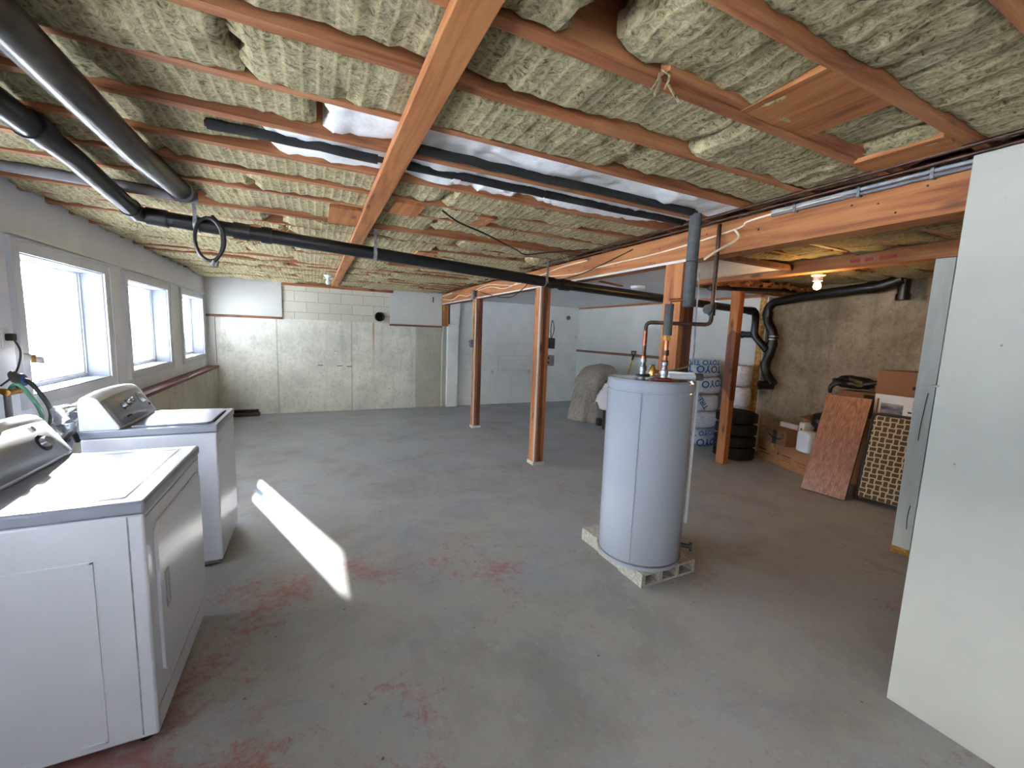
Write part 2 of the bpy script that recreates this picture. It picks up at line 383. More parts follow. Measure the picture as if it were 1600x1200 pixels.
def text_mesh(body,size,fn,name,mat,parent,ext=0.0):
    cu=bpy.data.curves.new('t','FONT'); cu.body=body; cu.size=size; cu.align_x='CENTER'; cu.align_y='CENTER'; cu.resolution_u=3; cu.offset=size*.02
    to=bpy.data.objects.new('t',cu); col.objects.link(to)
    dg=bpy.context.evaluated_depsgraph_get(); me=to.evaluated_get(dg).to_mesh()
    b=bmesh.new(); b.from_mesh(me); to.evaluated_get(dg).to_mesh_clear(); bpy.data.objects.remove(to)
    bmesh.ops.triangulate(b,faces=b.faces)
    bmesh.ops.subdivide_edges(b,edges=[e for e in b.edges if e.calc_length()>size*.3],cuts=1)
    m=MB(); m.b.free(); m.b=b
    for v in b.verts: v.co=Vector(fn(v.co.x,v.co.y))
    o=m.build(name,mat,parent); return o

# ------------------------------------------------------------------ room shell
XL,XR,YB,YF=-1.54,5.62,8.05,-2.6
ZJ,ZC=2.235,2.43
m=B(XL-.3,XR+.2,YF-.2,YB+.2,-.1,0); struct(m.build('floor','floor'))
WIN=[(-1.3,-.25),(.35,1.38),(1.95,2.93),(3.44,4.52),(4.99,6.13),(6.73,7.80)]
ZW0,ZW1=1.03,1.87
# left wall with window openings
wl=empty('wall_left',(XL,3,0)); struct(wl)
m=MB(); ys=[YF-.2]+[v for a in WIN for v in a]+[YB+.2]
for i in range(0,len(ys),2): m.box(XL-.17,XL,ys[i],ys[i+1],.83,2.45)
for a,b in WIN: m.box(XL-.17,XL,a,b,.83,ZW0); m.box(XL-.17,XL,a,b,ZW1,2.45)
m.build('painted_wall','leftwall',wl)
B(XL-.2,-1.42,YF,YB,0,.80).build('concrete_footing_wall','concL',wl)
B(XL-.01,-1.395,YF,YB,.80,.835).build('sill_plate','ledge',wl,bevel=.003)
B(XL,XL+.018,YF,YB-.0,1.965,1.985).build('batten','leftwall',wl)
for k,(a,b) in enumerate(WIN):
    wn=empty('window_%d'%(k+1),(XL,(a+b)/2,ZW0)); struct(wn)
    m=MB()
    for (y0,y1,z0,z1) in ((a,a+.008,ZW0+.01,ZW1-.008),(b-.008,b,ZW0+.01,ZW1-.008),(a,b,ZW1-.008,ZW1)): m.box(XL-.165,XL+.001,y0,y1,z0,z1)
    m.build('added_jamb_liner','jamb_toned_down',wn)  # liner boards added to darken the skylit reveals
    t=.095; m=MB()   # casing, four boards with a raised outer edge
    for (y0,y1,z0,z1) in ((a-t,a,ZW0-.07,ZW1+.08),(b,b+t,ZW0-.07,ZW1+.08),(a,b,ZW1,ZW1+.08),(a,b,ZW0-.07,ZW0)):
        m.box(XL,XL+.016,y0,y1,z0,z1)
    m.box(XL+.0161,XL+.026,a-t+.001,b+t-.001,ZW1+.065,ZW1+.079); m.box(XL+.0161,XL+.026,b+t-.015,b+t-.001,ZW0-.069,ZW1+.064); m.box(XL+.0161,XL+.026,a-t+.001,a-t+.015,ZW0-.069,ZW1+.064)
    m.build('casing','trim',wn)
    m=MB(); m.box(XL-.16,XL+.012,a,b,ZW0-.004,ZW0+.010); m.build('window_sill','jamb_toned_down',wn,bevel=.004)
    m=MB(); f0=.022
    for (y0,y1,z0,z1) in ((a,a+f0,ZW0+.01,ZW1),(b-f0,b,ZW0+.01,ZW1),(a+f0,b-f0,ZW1-.012,ZW1),(a+f0,b-f0,ZW0+.010,ZW0+.035)):
        m.box(XL-.172,XL-.13,y0,y1,z0,z1)
    fr=m.build('window_frame','trim',wn)
    m=MB()
    for (y0,y1,z0,z1) in ((a+f0,a+.042,ZW0+.035,ZW1-.012),(b-.042,b-f0,ZW0+.035,ZW1-.012),(a+.042,b-.042,ZW1-.022,ZW1-.012),(a+.042,b-.042,ZW0+.035,ZW0+.048)):
        m.box(XL-.165,XL-.14,y0,y1,z0,z1)
    m.build('sash','whitepl',wn)
    m=MB(); m.box(XL-.155,XL-.151,a+.042,b-.042,ZW0+.048,ZW1-.022); m.build('pane','glass',wn)
# back wall
wb=empty('wall_back',(2,YB,0)); struct(wb)
B(XL-.2,2.62,YB,YB+.2,0,2.45).build('concrete_panel','conc',wb)
B(2.62,XR+.2,YB,YB+.2,0,2.45).build('painted_concrete_panel','whitewall',wb)
B(-.475,1.30,YB-.006,YB,1.63,2.19).build('concrete_block_infill','block',wb)
B(XL,-.475,YB-.03,YB,1.655,2.26).build('drywall_panel','drywall',wb,bevel=.003)
B(1.30,2.29,YB-.03,YB,1.62,2.26).build('drywall_panel','drywall',wb,bevel=.003)
B(XL,-.475,YB-.045,YB,1.618,1.655).build('ledger_board','ledgeX',wb)
B(1.29,2.29,YB-.045,YB,1.585,1.62).build('ledger_board','ledgeX',wb)
B(-.475,1.35,YB-.05,YB,2.19,2.235).build('top_plate','firX',wb)
B(XL,-1.425,YB-.025,YB,.835,1.618).build('white_board','drywall',wb)
m=MB()
for z0,z1,x0,x1 in ((1.05,1.056,3.55,4.45),(.74,.746,3.55,4.45)): m.box(x0,x1,YB-.004,YB,z0,z1)
m.box(3.55,3.556,YB-.004,YB,.74,1.056); m.box(4.444,4.45,YB-.004,YB,.74,1.056)
for z in (1.06,.74): m.box(2.75,3.3,YB-.004,YB,z,z+.005)
m.build('form_board_line','greypost',wb)
# round hole / outlet on the painted wall and snap-tie knots
m=MB(); m.cyl((5.27,YB,1.93),(5.27,YB-.03,1.93),.05,.045,16); m.cyl((5.27,YB-.03,1.93),(5.27,YB-.036,1.93),.03,.03,12)
tag(m.build('round_vent_cover','grypipe',None,True),'small grey round cover high on the white back wall near the corner','vent cover')
m=MB()
for x,z in ((2.5,.74),(3.42,.70),(4.3,.70),(5.45,.72),(5.5,1.5)): m.sphere((x,YB-.0,z),.035,(1,.5,1),10,6)
m.build('snap_tie_knot','greypost',wb)
# right wall
wr=empty('wall_right',(XR,4,0)); struct(wr)
B(XR,XR+.2,YF,YB,0,2.45).build('concrete_face','concR',wr)
B(XR-.06,XR,3.70,YB,0,2.15).build('drywall_panel','drywall',wr)
B(XR-.075,XR-.06,3.70,YB,2.135,2.17).build('top_batten','firY',wr)
m=MB(); m.box(XR-.08,XR-.06,5.32,YB,1.165,1.215); m.build('middle_batten','ledgeY',wr)
m=MB(); m.box(XR-.08,XR-.06,4.6,5.26,1.17,1.22); m.build('middle_batten','ledgeY',wr)
B(XR-.085,XR,3.60,3.70,0,2.13).build('osb_edge_strip','osb',wr)
B(XR-.09,XR-.0,3.585,3.60,0,2.13).build('white_edge_strip','drywall',wr)
# wall behind the viewer, with its own pair of openings to daylight
m=MB(); m.box(XL-.2,-.2,YF-.2,YF,0,2.45); m.box(.4,XR+.2,YF-.2,YF,0,2.45); m.box(-.2,.4,YF-.2,YF,1.85,2.45); m.box(-.2,.4,YF-.2,YF,0,1.15)
struct(m.build('wall_front','drywall'))
# partition at the right edge of the view
struct(B(2.205,2.32,YF,.722,0,2.235).build('wall_partition','partition',bevel=.004))
m=MB(); m.b.verts.new((2.2,.72,1.37)); m.b.free(); m=MB(); m.sphere((2.205,.724,1.36),.011,(.8,1.2,.5),8,6); struct(m.build('trim_1','partition'))
# ground and hill outside
struct(B(-60,XL-.25,-40,70,.3,.72).build('ground_outside','snow'))
struct(B(-40,40,-40,YF-.3,-.2,-.02).build('ground_back','snow'))
m=MB(); n=40
g=[[m.b.verts.new((-26-i*1.1+noise.noise(Vector((i*.3,j*.3,0)))*2,-30+j*3.2,.6+i*.62+max(0,noise.noise(Vector((i*.35,j*.35,3)))*3))) for j in range(34)] for i in range(16)]
for i in range(15):
    for j in range(33): m.b.faces.new((g[i][j],g[i+1][j],g[i+1][j+1],g[i][j+1]))
struct(m.build('hill_outside','hill',None,True))

# ------------------------------------------------------------------ ceiling : joists, subfloor, batts
ce=empty('ceiling',(2,3,ZJ)); struct(ce)
B(XL,XR,YF,YB,ZC,ZC+.05).build('subfloor','sub',ce)
JY=[-2.4,-2.0,-1.6,-1.2,-.8,-.45,-.16,.13,.42,.70,.99,1.28,1.57,1.86,2.16,2.46,2.75,3.24]+[3.53+.285*i for i in range(16)]
JY=[y for y in JY if y<8.0]
for y in JY:
    m=MB(); x=XL; 
    m.box(XL,XR,y-.019,y+.019,ZJ,ZC)
    if abs(y-.99)<.01: m.box(.9,2.3,y-.06,y-.022,ZJ+.006,ZC)
    m.build('joist','joist',ce)
def battmesh(x0,x1,y0,y1,zb,seed,amp=.02,nx=None,sag=.0,ragged=True):
    m=MB(); nx=nx or max(8,int((x1-x0)/.03)); ny=9
    g=[]
    for i in range(nx+1):
        row=[]
        for j in range(ny+1):
            u=i/nx; v=j/ny; x=x0+(x1-x0)*u; y=y0+(y1-y0)*v
            if ragged and i in(0,nx): x+=noise.noise(Vector((seed,y*16,2)))*.05
            e=min(u,1-u)*(x1-x0)/.05; e2=min(v,1-v)*(y1-y0)/.035
            z=zb+amp*noise.noise(Vector((x*3.1,y*3.1,seed)))*1.6+.013*noise.noise(Vector((x*15,y*15,seed)))+.005*noise.noise(Vector((x*45,y*45,seed)))-sag*math.sin(math.pi*v)
            z+=.022*(1-min(1,e))**2+.010*(1-min(1,e2))**2
            z+=.003*math.sin(x*70+seed)
            row.append(m.b.verts.new((x,y,z)))
        g.append(row)
    for i in range(nx):
        for j in range(ny): m.b.faces.new((g[i][j],g[i+1][j],g[i+1][j+1],g[i][j+1]))
    # skirts up into the bay so the batt has thickness
    rim=[g[i][0] for i in range(nx+1)]+[g[nx][j] for j in range(1,ny+1)]+[g[i][ny] for i in range(nx-1,-1,-1)]+[g[0][j] for j in range(ny-1,0,-1)]
    up=[m.b.verts.new((v.co.x,v.co.y,min(ZC-.01,zb+.1))) for v in rim]
    for i in range(len(rim)):
        j=(i+1)%len(rim); m.b.faces.new((rim[i],rim[j],up[j],up[i]))
    return m
rnd=random.Random(5)
FOAM={1.57,1.86}
BLK=[]
for a,b in zip(JY,JY[1:]):
    if a<.1: continue
    ya,yb=a+.02,b-.02
    far=a>3.5
    # main bay (left of the beam)
    x=XL+.02; k=0
    while x<2.2 and a not in FOAM:
        L=rnd.choice([1.15,1.25,.95,1.35]); x1=min(x+L,2.24)
        if 2.24-x1<.25: x1=2.24
        zb=rnd.uniform(2.224,2.246)
        gap=.0
        y0,y1=ya,yb
        if a==2.75:            # the wide, partly empty bay
            y1=3.10
            if -.35<x<.5: x=x1+.01; k+=1; continue
            zb=2.25
        if far and rnd.random()<.5: y0=ya-.012; y1=yb+.012; zb-=.012
        elif rnd.random()<.5: y1=yb-rnd.uniform(.0,.03)
        o=battmesh(x+.004,x1-.004,y0,y1,zb,rnd.uniform(0,50),(.014 if far else .010)).build('insulation_batt','batt',ce,True)
        if rnd.random()<.18: x1+=rnd.uniform(.05,.16)
        x=x1; k+=1
    if a<3.3:
        x=2.45
        while x<5.5:
            x1=min(x+1.6,5.58)
            battmesh(x,x1-.01,ya,min(yb+.008,3.3),rnd.uniform(2.214,2.226),rnd.uniform(0,50),.02).build('insulation_batt','battd',ce,True)
            x=x1
# white foam sheet above the insulated pipes
for (a,b,x0,x1,zb) in ((1.57,1.86,.05,2.22,2.250),(1.86,2.16,-.15,2.2,2.254)):
    battmesh(x0,x1,a+.02,b-.02,zb,3+a,.02,70).build('white_foam_sheet','poly',ce,True)
    battmesh(XL+.02,x0-.02,a+.02,b-.02,2.25,8+a,.015).build('insulation_batt','batt',ce,True)
battmesh(-.55,-.3,3.1,3.2,2.268,3,.02).build('white_foam_sheet','poly',ce,True)
# foam scraps drooping under the joists beside the pipes
for (x0,x1,y0,y1,z) in ((.75,1.0,2.02,2.155,2.238),(1.15,1.55,2.03,2.15,2.236),(.42,.7,1.99,2.12,2.24),(1.6,1.9,2.0,2.12,2.24)):
    battmesh(x0,x1,y0,y1,z,x0*7,.02,18).build('white_foam_sheet','poly',ce,True)
# short boards nailed across under the batts
for (x0,x1,y0,y1,z) in ((.10,.30,2.80,3.22,2.232),(.43,.60,2.48,2.74,2.232),(.90,1.06,2.5,2.74,2.236),(.87,1.05,3.86,4.10,2.232),(1.95,2.1,.72,.98,2.236),(1.25,1.6,.72,.97,2.25)):
    B(x0,x1,y0,y1,z-.012,z+.006,rot=Euler((0,0,R(random.uniform(-4,4)))).to_matrix()).build('blocking_board','firY',ce)
# long strap board
tag(B(.285,.378,.2,7.72,2.198,2.233).build('strap_board','firY',bevel=.003),'long fir board nailed across the underside of the ceiling joists','board')
# white drywall ceiling beyond the beam
m=MB(); m.box(2.41,XR-.06,3.40,YB,2.17,2.19); m.box(2.41,3.87,2.36,3.40,2.17,2.19)
m.build('ceiling_drywall','drywallc',ce)
B(2.41,3.87,2.30,2.36,2.16,2.2).build('edge_board','oldwood',ce)
B(3.05,3.55,4.10,4.14,2.155,2.17,rot=Euler((0,0,R(20))).to_matrix()).build('ceiling_batten','firX',ce)
# ------------------------------------------------------------------ main beam and posts
bm_=empty('main_beam',(2.34,4.4,2.04),label='long orange fir main beam carrying the joists on three wooden posts',cat='beam')
m=MB(); m.box(2.28,2.41,.4,8.04,2.04,2.233); m.build('beam_timber','firY',bm_,bevel=.003)
m=MB(); m.box(2.277,2.283,2.0,8.0,2.036,2.052); m.jitter(.003,40); m.build('paint_edge','drywall',bm_)
def post(x0,x1,y0,y1,z1,label,mats=('firZ',),plies=1,white=False,foot=True):
    p=empty('wooden_post',((x0+x1)/2,(y0+y1)/2,0),label=label,cat='post')
    w=(x1-x0)/plies
    for k in range(plies):
        B(x0+w*k+.0008,x0+w*(k+1)-.0008,y0,y1-(.004 if k%2 else 0),0.004,z1-.002).build('timber_ply',mats[k%len(mats)],p,bevel=.003)
    if white:
        m=MB(); m.prism([(x0-.002,y0-.003),(x0+.016,y0-.003),(x0+.016,y0+.002),(x0-.002,y0+.014)],2,.01,z1-.01)
        for v in m.b.verts: v.co+=noise.noise_vector(v.co*9)*.002
        m.build('paint_drip','drywall',p)
    if foot:
        m=MB(); m.box(x0-.012,x1+.012,y0-.012,y1+.01,0,.035); m.jitter(.005,20); m.build('base_collar','greypost',p)
    return p
post(2.275,2.405,4.05,4.18,2.04,'two-tone fir post under the beam where the black pipe crosses',('firZ','oldwood','firZ'),3,True)
post(2.255,2.375,6.04,6.15,2.04,'slim fir post with a junction box at its top, nearest the back wall',('firZ','oldwood'),2,True)
post(2.285,2.42,2.10,2.26,2.04,'thick fir post standing right behind the water heater',('firZ','oldwood','oldwood'),3,False)
p4=post(4.53,4.62,3.29,3.40,2.12,'knotty fir post with a dark stained upper half beside the bagged tires',('firZ',),1,False,False)
m=MB(); m.prism([(3.2885,.80),(3.34,.90),(3.3985,.95),(3.3985,1.58),(3.34,1.66),(3.2885,1.62)],0,4.5285,4.622); m.build('stained_upper_length','oldwood',p4)
p0=post(2.31,2.40,7.93,8.045,2.04,'short fir post end against the back wall under the beam end',('firZ',),1,False,False)
# raise that last one: it sits on the concrete ledge
for ch in p0.children:
    for v in ch.data.vertices:
        if v.co.z<.5: v.co.z=1.62
m=MB(); m.box(2.40,2.62,7.955,8.05,0,1.66); tag(m.build('white_board_column','whitewall',bevel=.003),'white painted board column standing at the end of the bare concrete','column')
m=MB(); m.box(2.44,2.64,7.97,8.05,1.665,2.17); tag(m.build('upper_board_column','whitewall',bevel=.003),'short white board column above the ledge beside the beam end','column')
p5=empty('painted_post',(3.91,1.32,0),label='grey-white painted post with a cracked face near the partition wall',cat='post')
r5=Euler((0,0,R(8))).to_matrix()
B(3.865,3.955,1.275,1.375,.0,2.125,rot=r5).build('timber',M['greypost'],p5,bevel=.003)
m=MB(); m.tube([(3.865,1.30,1.2),(3.8615,1.303,1.15),(3.8635,1.309,1.05),(3.8645,1.314,.95),(3.8645,1.314,.86)],.0022,6); m.build('crack','ink',p5); m=MB(); m.tube([(3.863,1.30,.38),(3.863,1.306,.3),(3.863,1.302,.2)],.0022,6); m.build('crack','ink',p5)
m=MB(); m.box(3.862,3.958,1.270,1.378,.0,.05,rot=r5); m.jitter(.003,30); m.build('base_stain','osb',p5)
B(3.878,3.962,1.252,1.2705,.0,2.12,rot=r5).build('dark_side_board','oldwood',p5)
# plate beams on the right side
m=MB(); m.box(3.84,3.95,.9,3.40,2.125,2.233); tag(m.build('plate_beam','firY',bevel=.004),'reddish plate timber from the white post past the bare bulb','beam')
m=MB(); m.box(3.88,5.58,3.31,3.41,2.12,2.233); m.jitter(.01,6); tag(m.build('cross_beam','firX',bevel=.004),'rough cross timber on the knotty post running to the right wall','beam')
# torn brown paper / fibre above the cross timber
m=MB(); nx=60
for i,(y0,y1) in enumerate(((3.16,3.29),(3.02,3.2))):
    g=[[m.b.verts.new((3.9+1.68*u/nx,y0+(y1-y0)*v/6+noise.noise(Vector((u*.5,v,i)))*.04,2.15+i*.03+noise.noise(Vector((u*.35,v*.6,i*5)))*.07)) for v in range(7)] for u in range(nx+1)]
    for a in range(nx):
        for b in range(6): m.b.faces.new((g[a][b],g[a+1][b],g[a+1][b+1],g[a][b+1]))
tag(m.build('torn_paper_backing','cardd',None,True,solid=.004),'torn brown paper backing hanging along the rough cross timber','paper')

m=MB()
rn=random.Random(3)
for i in range(34): y=rn.uniform(.8,6); z=rn.uniform(2.06,2.19); m.cyl((2.2805,y,z),(2.2785,y,z),.004+.002*rn.random(),.004,8)
m.build('nail_heads','ink',bm_)
m=MB()
for y,dy in ((1.58,.10),(1.72,.05),(1.80,.07)): m.box(3.836,3.841,y,y+dy,2.16,2.185)
m.jitter(.006,30); tag(m.build('red_paint_mark','redgasket'),'red paint smears on the plate timber between bulb and white post','paint mark')
# loose fibre tufts hanging off torn batt ends
rn=random.Random(8)
for k in range(46):
    x=rn.uniform(-1.3,2.1); y=rn.choice([j for j in JY if .6<j<7.6])+rn.uniform(-.03,.03)
    if 1.55<y<2.2: continue
    m=MB()
    for q in range(5):
        a=Vector((x+rn.uniform(-.05,.05),y+rn.uniform(-.03,.03),2.24)); m.tube([a,a+Vector((rn.uniform(-.02,.02),rn.uniform(-.02,.02),-.02)),a+Vector((rn.uniform(-.05,.05),rn.uniform(-.03,.03),-.03-rn.random()*.02))],.0035,5,3)
    tf=m.build('fibre_tuft','batt',ce,True); tf['kind']='stuff'
# ------------------------------------------------------------------ big drain line
dl=empty('drain_pipe',(2.0,3.33,1.985),label='long black drain pipe slung under the joists and running beneath the beam',cat='pipe')
bend=Vector((-.93,3.27,2.13)); e1=Vector((2.04,3.34,1.985)); e2=Vector((5.30,3.60,1.925))
m=MB(); m.elbow([(-.86,-1.2,2.185),(-.905,2.45,2.178),bend,e1,e2,(5.37,3.63,1.80),(5.385,3.645,1.62),(5.42,3.47,1.42)],.045,.06,18); m.build('pipe_run','abs',dl,True)
def collar(p,d,r=.052,L=.05,mat='abs',par=dl,name='coupling'):
    p,d=Vector(p),Vector(d).normalized(); m=MB(); m.cyl(p-d*L,p+d*L,r,r,20); return m.build(name,mat,par,True)
dd=(e1-bend).normalized(); dn=(e2-e1).normalized()
for t in (.03,): collar(bend+dd*.09,dd)
collar(bend-Vector((.025,-.82,.05)).normalized()*-.09,Vector((.025,-.82,.05)))
collar(bend+dd*.52,dd,.053,.045); collar(bend+dd*.66,dd,.053,.03); collar(Vector((-.9,2.2,2.18)),(0,1,0))
collar(e1-dd*.09,dd); collar(e1+dn*.09,dn,.054); collar(e2-dn*.1,dn,.052)
m=MB(); m.elbow([(5.38,3.66,1.62),(5.38,3.86,1.62)],.042); m.cyl((5.38,3.80,1.62),(5.38,3.88,1.62),.05); m.build('cleanout_stub','abs',dl,True)
def hanger(p,top,label):
    h=empty('pipe_strap',p,label=label,cat='strap',)
    x,y,z=p; m=MB(); m.lathe([(.049,-.012),(.052,-.012),(.052,.012),(.049,.012),(.049,-.012)],p,20,(1,0,0)); m.build('band','steel',h,True)
    m=MB(); m.box(x-.009,x+.009,y-.05-.002,y-.05+.001,z,top); m.box(x-.003,x+.003,y-.054,y-.052,z+.1,top-.01); m.build('strap_tail','steel',h)
    return h
pt=lambda t:tuple(bend+(e1-bend)*t)
hanger(pt(.095),2.236,'metal strap on the black pipe beside the hanging hose loop')
hanger(pt(.455),2.236,'metal strap holding the black pipe just right of the long strap board')
hanger(pt(.955),2.17,'metal strap holding the black pipe at the main beam')
q=e1+(e2-e1)*.52; hanger(tuple(q),2.17,'metal strap holding the black pipe under the white drywall ceiling')
# hose loop tied on the pipe
hl=empty('hose_loop',(-.56,3.22,1.98),label='coiled loop of black hose hanging from the drain pipe',cat='hose')
c0=Vector(pt(.13))-Vector((.085,0,-.01)); m=MB(); pts=[]
for i in range(15):
    a=R(60+i*400/14); pts.append(c0+Vector((.05+.072*math.cos(a),-.058-.012*i/14,-.10+.13*math.sin(a))))
m.tube(pts,.0105,8,3)
pts=[c0+Vector((.07,-.05,.045)),c0+Vector((.125,-.075,-.03)),c0+Vector((.128,-.075,-.14)),c0+Vector((.075,-.07,-.235))]; m.tube(pts,.0105,8,5)
m.build('hose','darkpl',hl,True)
for dx in(0,.02): m=MB(); m.cyl(c0+Vector((.07+dx,-.066,-.225)),c0+Vector((.062+dx,-.066,-.262)),.010,.011,10); m.build('hose_end','steel',hl,True)
# second pipe rising into the joists
up=empty('waste_pipe',(-.63,2.2,2.16),label='thick scuffed black pipe angling up into the joists at top left',cat='pipe')
m=MB(); m.elbow([(-.60,-.6,2.14),(-.625,2.2,2.165),(-.655,3.0,2.235)],.052,.1,20); m.build('pipe_run','abs2',up,True)
m=MB(); m.cyl((-.652,2.95,2.225),(-.66,3.05,2.245),.062,.062,18); m.build('coupling','abs',up,True)
m=MB(); m.elbow([(-.72,-.6,2.20),(-.73,2.9,2.225)],.018,.1,10); tag(m.build('thin_dark_tube','foamdark',None,True),'thin dark line tucked beside the thick scuffed black pipe','pipe')  # thin dark tube along the left of the scuffed pipe
m=MB(); m.cyl((XL+.005,2.955,2.228),(-.60,3.10,2.228),.028,.028,16); tag(m.build('grey_branch_pipe','grypipe',None,True),'grey painted pipe along a joist meeting the thick scuffed black pipe','pipe')
# insulated pipes in the foam bays
def inspipe(x0,x1,y,z,joins,label):
    t=empty('insulated_pipe',(x0,y,z),label=label,cat='pipe')
    xs=[x0]+joins+[x1]
    for a,b in zip(xs,xs[1:]):
        m=MB(); m.tube([(a+.006+(b-a-.012)*k/8,y+random.uniform(-.004,.004),z+random.uniform(-.003,.003)) for k in range(9)],.019,14,2); m.build('foam_sleeve','foamdark',t,True)
    m=MB(); m.cyl((x0,y,z),(x1+.02,y,z),.012); m.build('copper_core','copperdk',t,True)
    return t
inspipe(.385,1.97,1.768,2.232,[1.03],'black insulated pipe under white foam, the one joining the grey vertical pipe')
ip=inspipe(.385,2.12,1.966,2.236,[1.10],'black insulated pipe under white foam, the one with a paper sticker')
B(.60,.635,1.945,1.985,2.209,2.212).build('sticker','boxwhite',ip)
inspipe(-.35,.27,1.966,2.236,[],'short black insulated pipe left of the long strap board')
# black cable hanging under the batts
m=MB(); m.tube([(.72,2.55,2.235),(.85,2.62,2.20),(1.05,2.72,2.185),(1.3,2.92,2.18),(1.5,3.1,2.185),(1.63,3.2,2.18),(1.78,3.12,2.20),(1.95,3.05,2.22),(2.1,2.95,2.235)],.0055,8,5)
tag(m.build('loose_black_cable','darkpl',None,True),'thin black cable sagging under the ceiling insulation towards the beam','cable')
# pipes and cables running along the beam
for (x,z,r,y0,y1,mt,nm,lb) in ((2.10,2.222,.008,.35,7.6,'copperdk','copper_water_line','thin copper line clipped along the joists beside the beam, upper of two'),
                   (2.195,2.222,.008,.35,5.6,'copperdk','copper_water_line','thin copper line clipped along the joists beside the beam, lower of two'),):
    m=MB(); m.cyl((x,y0,z),(x,y1,z),r,r,10); 
    tag(m.build(nm,mt,None,True),lb,'pipe')
for k in range(4):
    pass
m=MB(); m.tube([(2.262,.4,2.222),(2.262,1.0,2.215),(2.262,1.6,2.20),(2.27,1.72,2.17),(2.273,2.3,2.13),(2.273,3.0,2.12),(2.27,3.35,2.10),(2.273,3.9,2.13),(2.273,4.5,2.15),(2.273,5.0,2.10),(2.273,5.5,2.16),(2.272,6.0,2.15)],.0055,8,6)
tag(m.build('cream_cable','cable',None,True),'long cream cable stapled along the face of the main beam','cable')
m=MB(); m.tube([(2.272,6.16,2.13),(2.272,6.5,2.10),(2.272,6.9,2.14),(2.272,7.3,2.09),(2.272,7.9,2.13)],.006,8,5)
tag(m.build('cream_cable','cable',None,True),'short cream cable from the junction box to the back wall','cable')
m=MB(); m.tube([(2.266,6.2,2.15),(2.266,5.6,2.2),(2.266,5.0,2.14),(2.266,4.6,2.12),(2.266,3.7,2.19),(2.266,3.2,2.20)],.005,8,5)
tag(m.build('cream_cable','cable',None,True),'second cream cable crossing above the first between the two far posts','cable')
m=MB(); m.tube([(2.268,2.6,2.2),(2.268,3.0,2.13),(2.268,3.4,2.08),(2.25,3.9,2.08),(2.268,4.3,2.08)],.0045,8,5)
tag(m.build('black_beam_cable','darkpl',None,True),'thin black cable drooping over the beam face above the middle post','cable')
m=MB(); m.tube([(2.27,5.9,2.12),(2.27,5.4,2.03),(2.27,5.0,1.985),(2.27,4.7,1.99),(2.27,4.3,2.12)],.005,8,5)
tag(m.build('drooping_black_cable','darkpl',None,True),'black cable drooping below the beam between the two far posts','cable')
for i,(dz,mt,lb) in enumerate(((.012,'greycable','pale grey conduit along the top edge of the beam near the partition'),(-.008,'grypipe','darker grey conduit just under the pale one along the beam'))):
    m=MB(); m.tube([(2.262,.4,2.205+dz),(2.262,1.0,2.205+dz),(2.262,1.5,2.205+dz)],.009,10,3); cd=m.build('conduit',mt,None,True); tag(cd,lb,'conduit')
    for y in (.85,1.1,1.38):
        B(2.25,2.279,y-.006,y+.006,2.193+dz,2.217+dz).build('clip','steel',cd)
# junction box, cables on post 1
jb=empty('junction_box',(2.25,6.12,2.10),label='grey junction box at the top of the slim post',cat='junction box')
B(2.215,2.255,6.06,6.15,2.02,2.16).build('box','grypipe',jb,bevel=.006)
B(2.211,2.216,6.068,6.142,2.03,2.15).build('cover_plate','steel',jb,bevel=.004)
m=MB(); m.tube([(2.246,6.11,2.02),(2.246,6.115,1.8),(2.246,6.11,1.5),(2.246,6.11,1.40)],.008,8,4); tag(m.build('yellow_cable','shovel',None,True),'yellow cable running down the slim post to its outlet','cable')
def outlet(x,y,z,lb,mt='grypipe'):
    t=empty('outlet_box',(x,y,z),label=lb,cat='outlet')
    B(x-.03,x+.02,y-.035,y+.035,z-.06,z+.06).build('box',mt,t,bevel=.004)
    B(x-.034,x-.03,y-.03,y+.03,z-.052,z+.052).build('cover_plate','steel' if mt!='darkpl' else 'darkpl',t)
    for dz in(-.025,.025): m=MB(); m.cyl((x-.034,y,z+dz),(x-.037,y,z+dz),.014,.014,12); m.build('socket','ink',t)
outlet(2.232,6.12,1.34,'grey outlet box halfway up the slim post')
outlet(2.44,4.035,1.42,'dark switch box on the side of the middle post, above another box','darkpl')
outlet(2.44,4.035,1.225,'grey outlet box on the side of the middle post, below the dark one')
m=MB(); m.tube([(2.43,4.03,1.48),(2.45,4.02,1.58),(2.43,4.03,1.68),(2.415,4.03,1.6),(2.42,4.03,1.48)],.005,8,5); tag(m.build('cable_loop','darkpl',None,True),'black cable loop above the boxes on the middle post','cable')
# porcelain bulb holders
def lampholder(x,y,z,lit,lb,nm):
    t=empty(nm,(x,y,z),label=lb,cat='light')
    m=MB(); m.lathe([(.0,0),(.055,0),(.055,-.012),(.04,-.025),(.024,-.034),(.024,-.055),(.0,-.055)],(x,y,z),24); m.build('porcelain_base','whitepl',t,True)
    m=MB(); m.lathe([(.012,-.05),(.013,-.065),(.026,-.085),(.030,-.105),(.024,-.125),(.0,-.135)],(x,y,z),20); m.build('bulb','bulb' if lit else 'whitepl',t,True)
    return t
t=lampholder(3.99,2.17,2.124,True,'lit bare bulb in a white holder glowing beside the plate timber','bare_bulb_light')
m=MB(); m.lathe([(.012,-.01),(.03,-.02),(.034,-.06),(.036,-.06),(.033,-.018),(.012,-.006)],(3.99,2.17,2.124),20); m.build('holder_ring','whitepl',t,True)
pl=bpy.data.lights.new('bulb_light','POINT'); pl.energy=3.2; pl.color=(1,.56,.18); pl.shadow_soft_size=.03
po=bpy.data.objects.new('bulb_light',pl); col.objects.link(po); po.parent=t; po.location=(0,0,-.17)
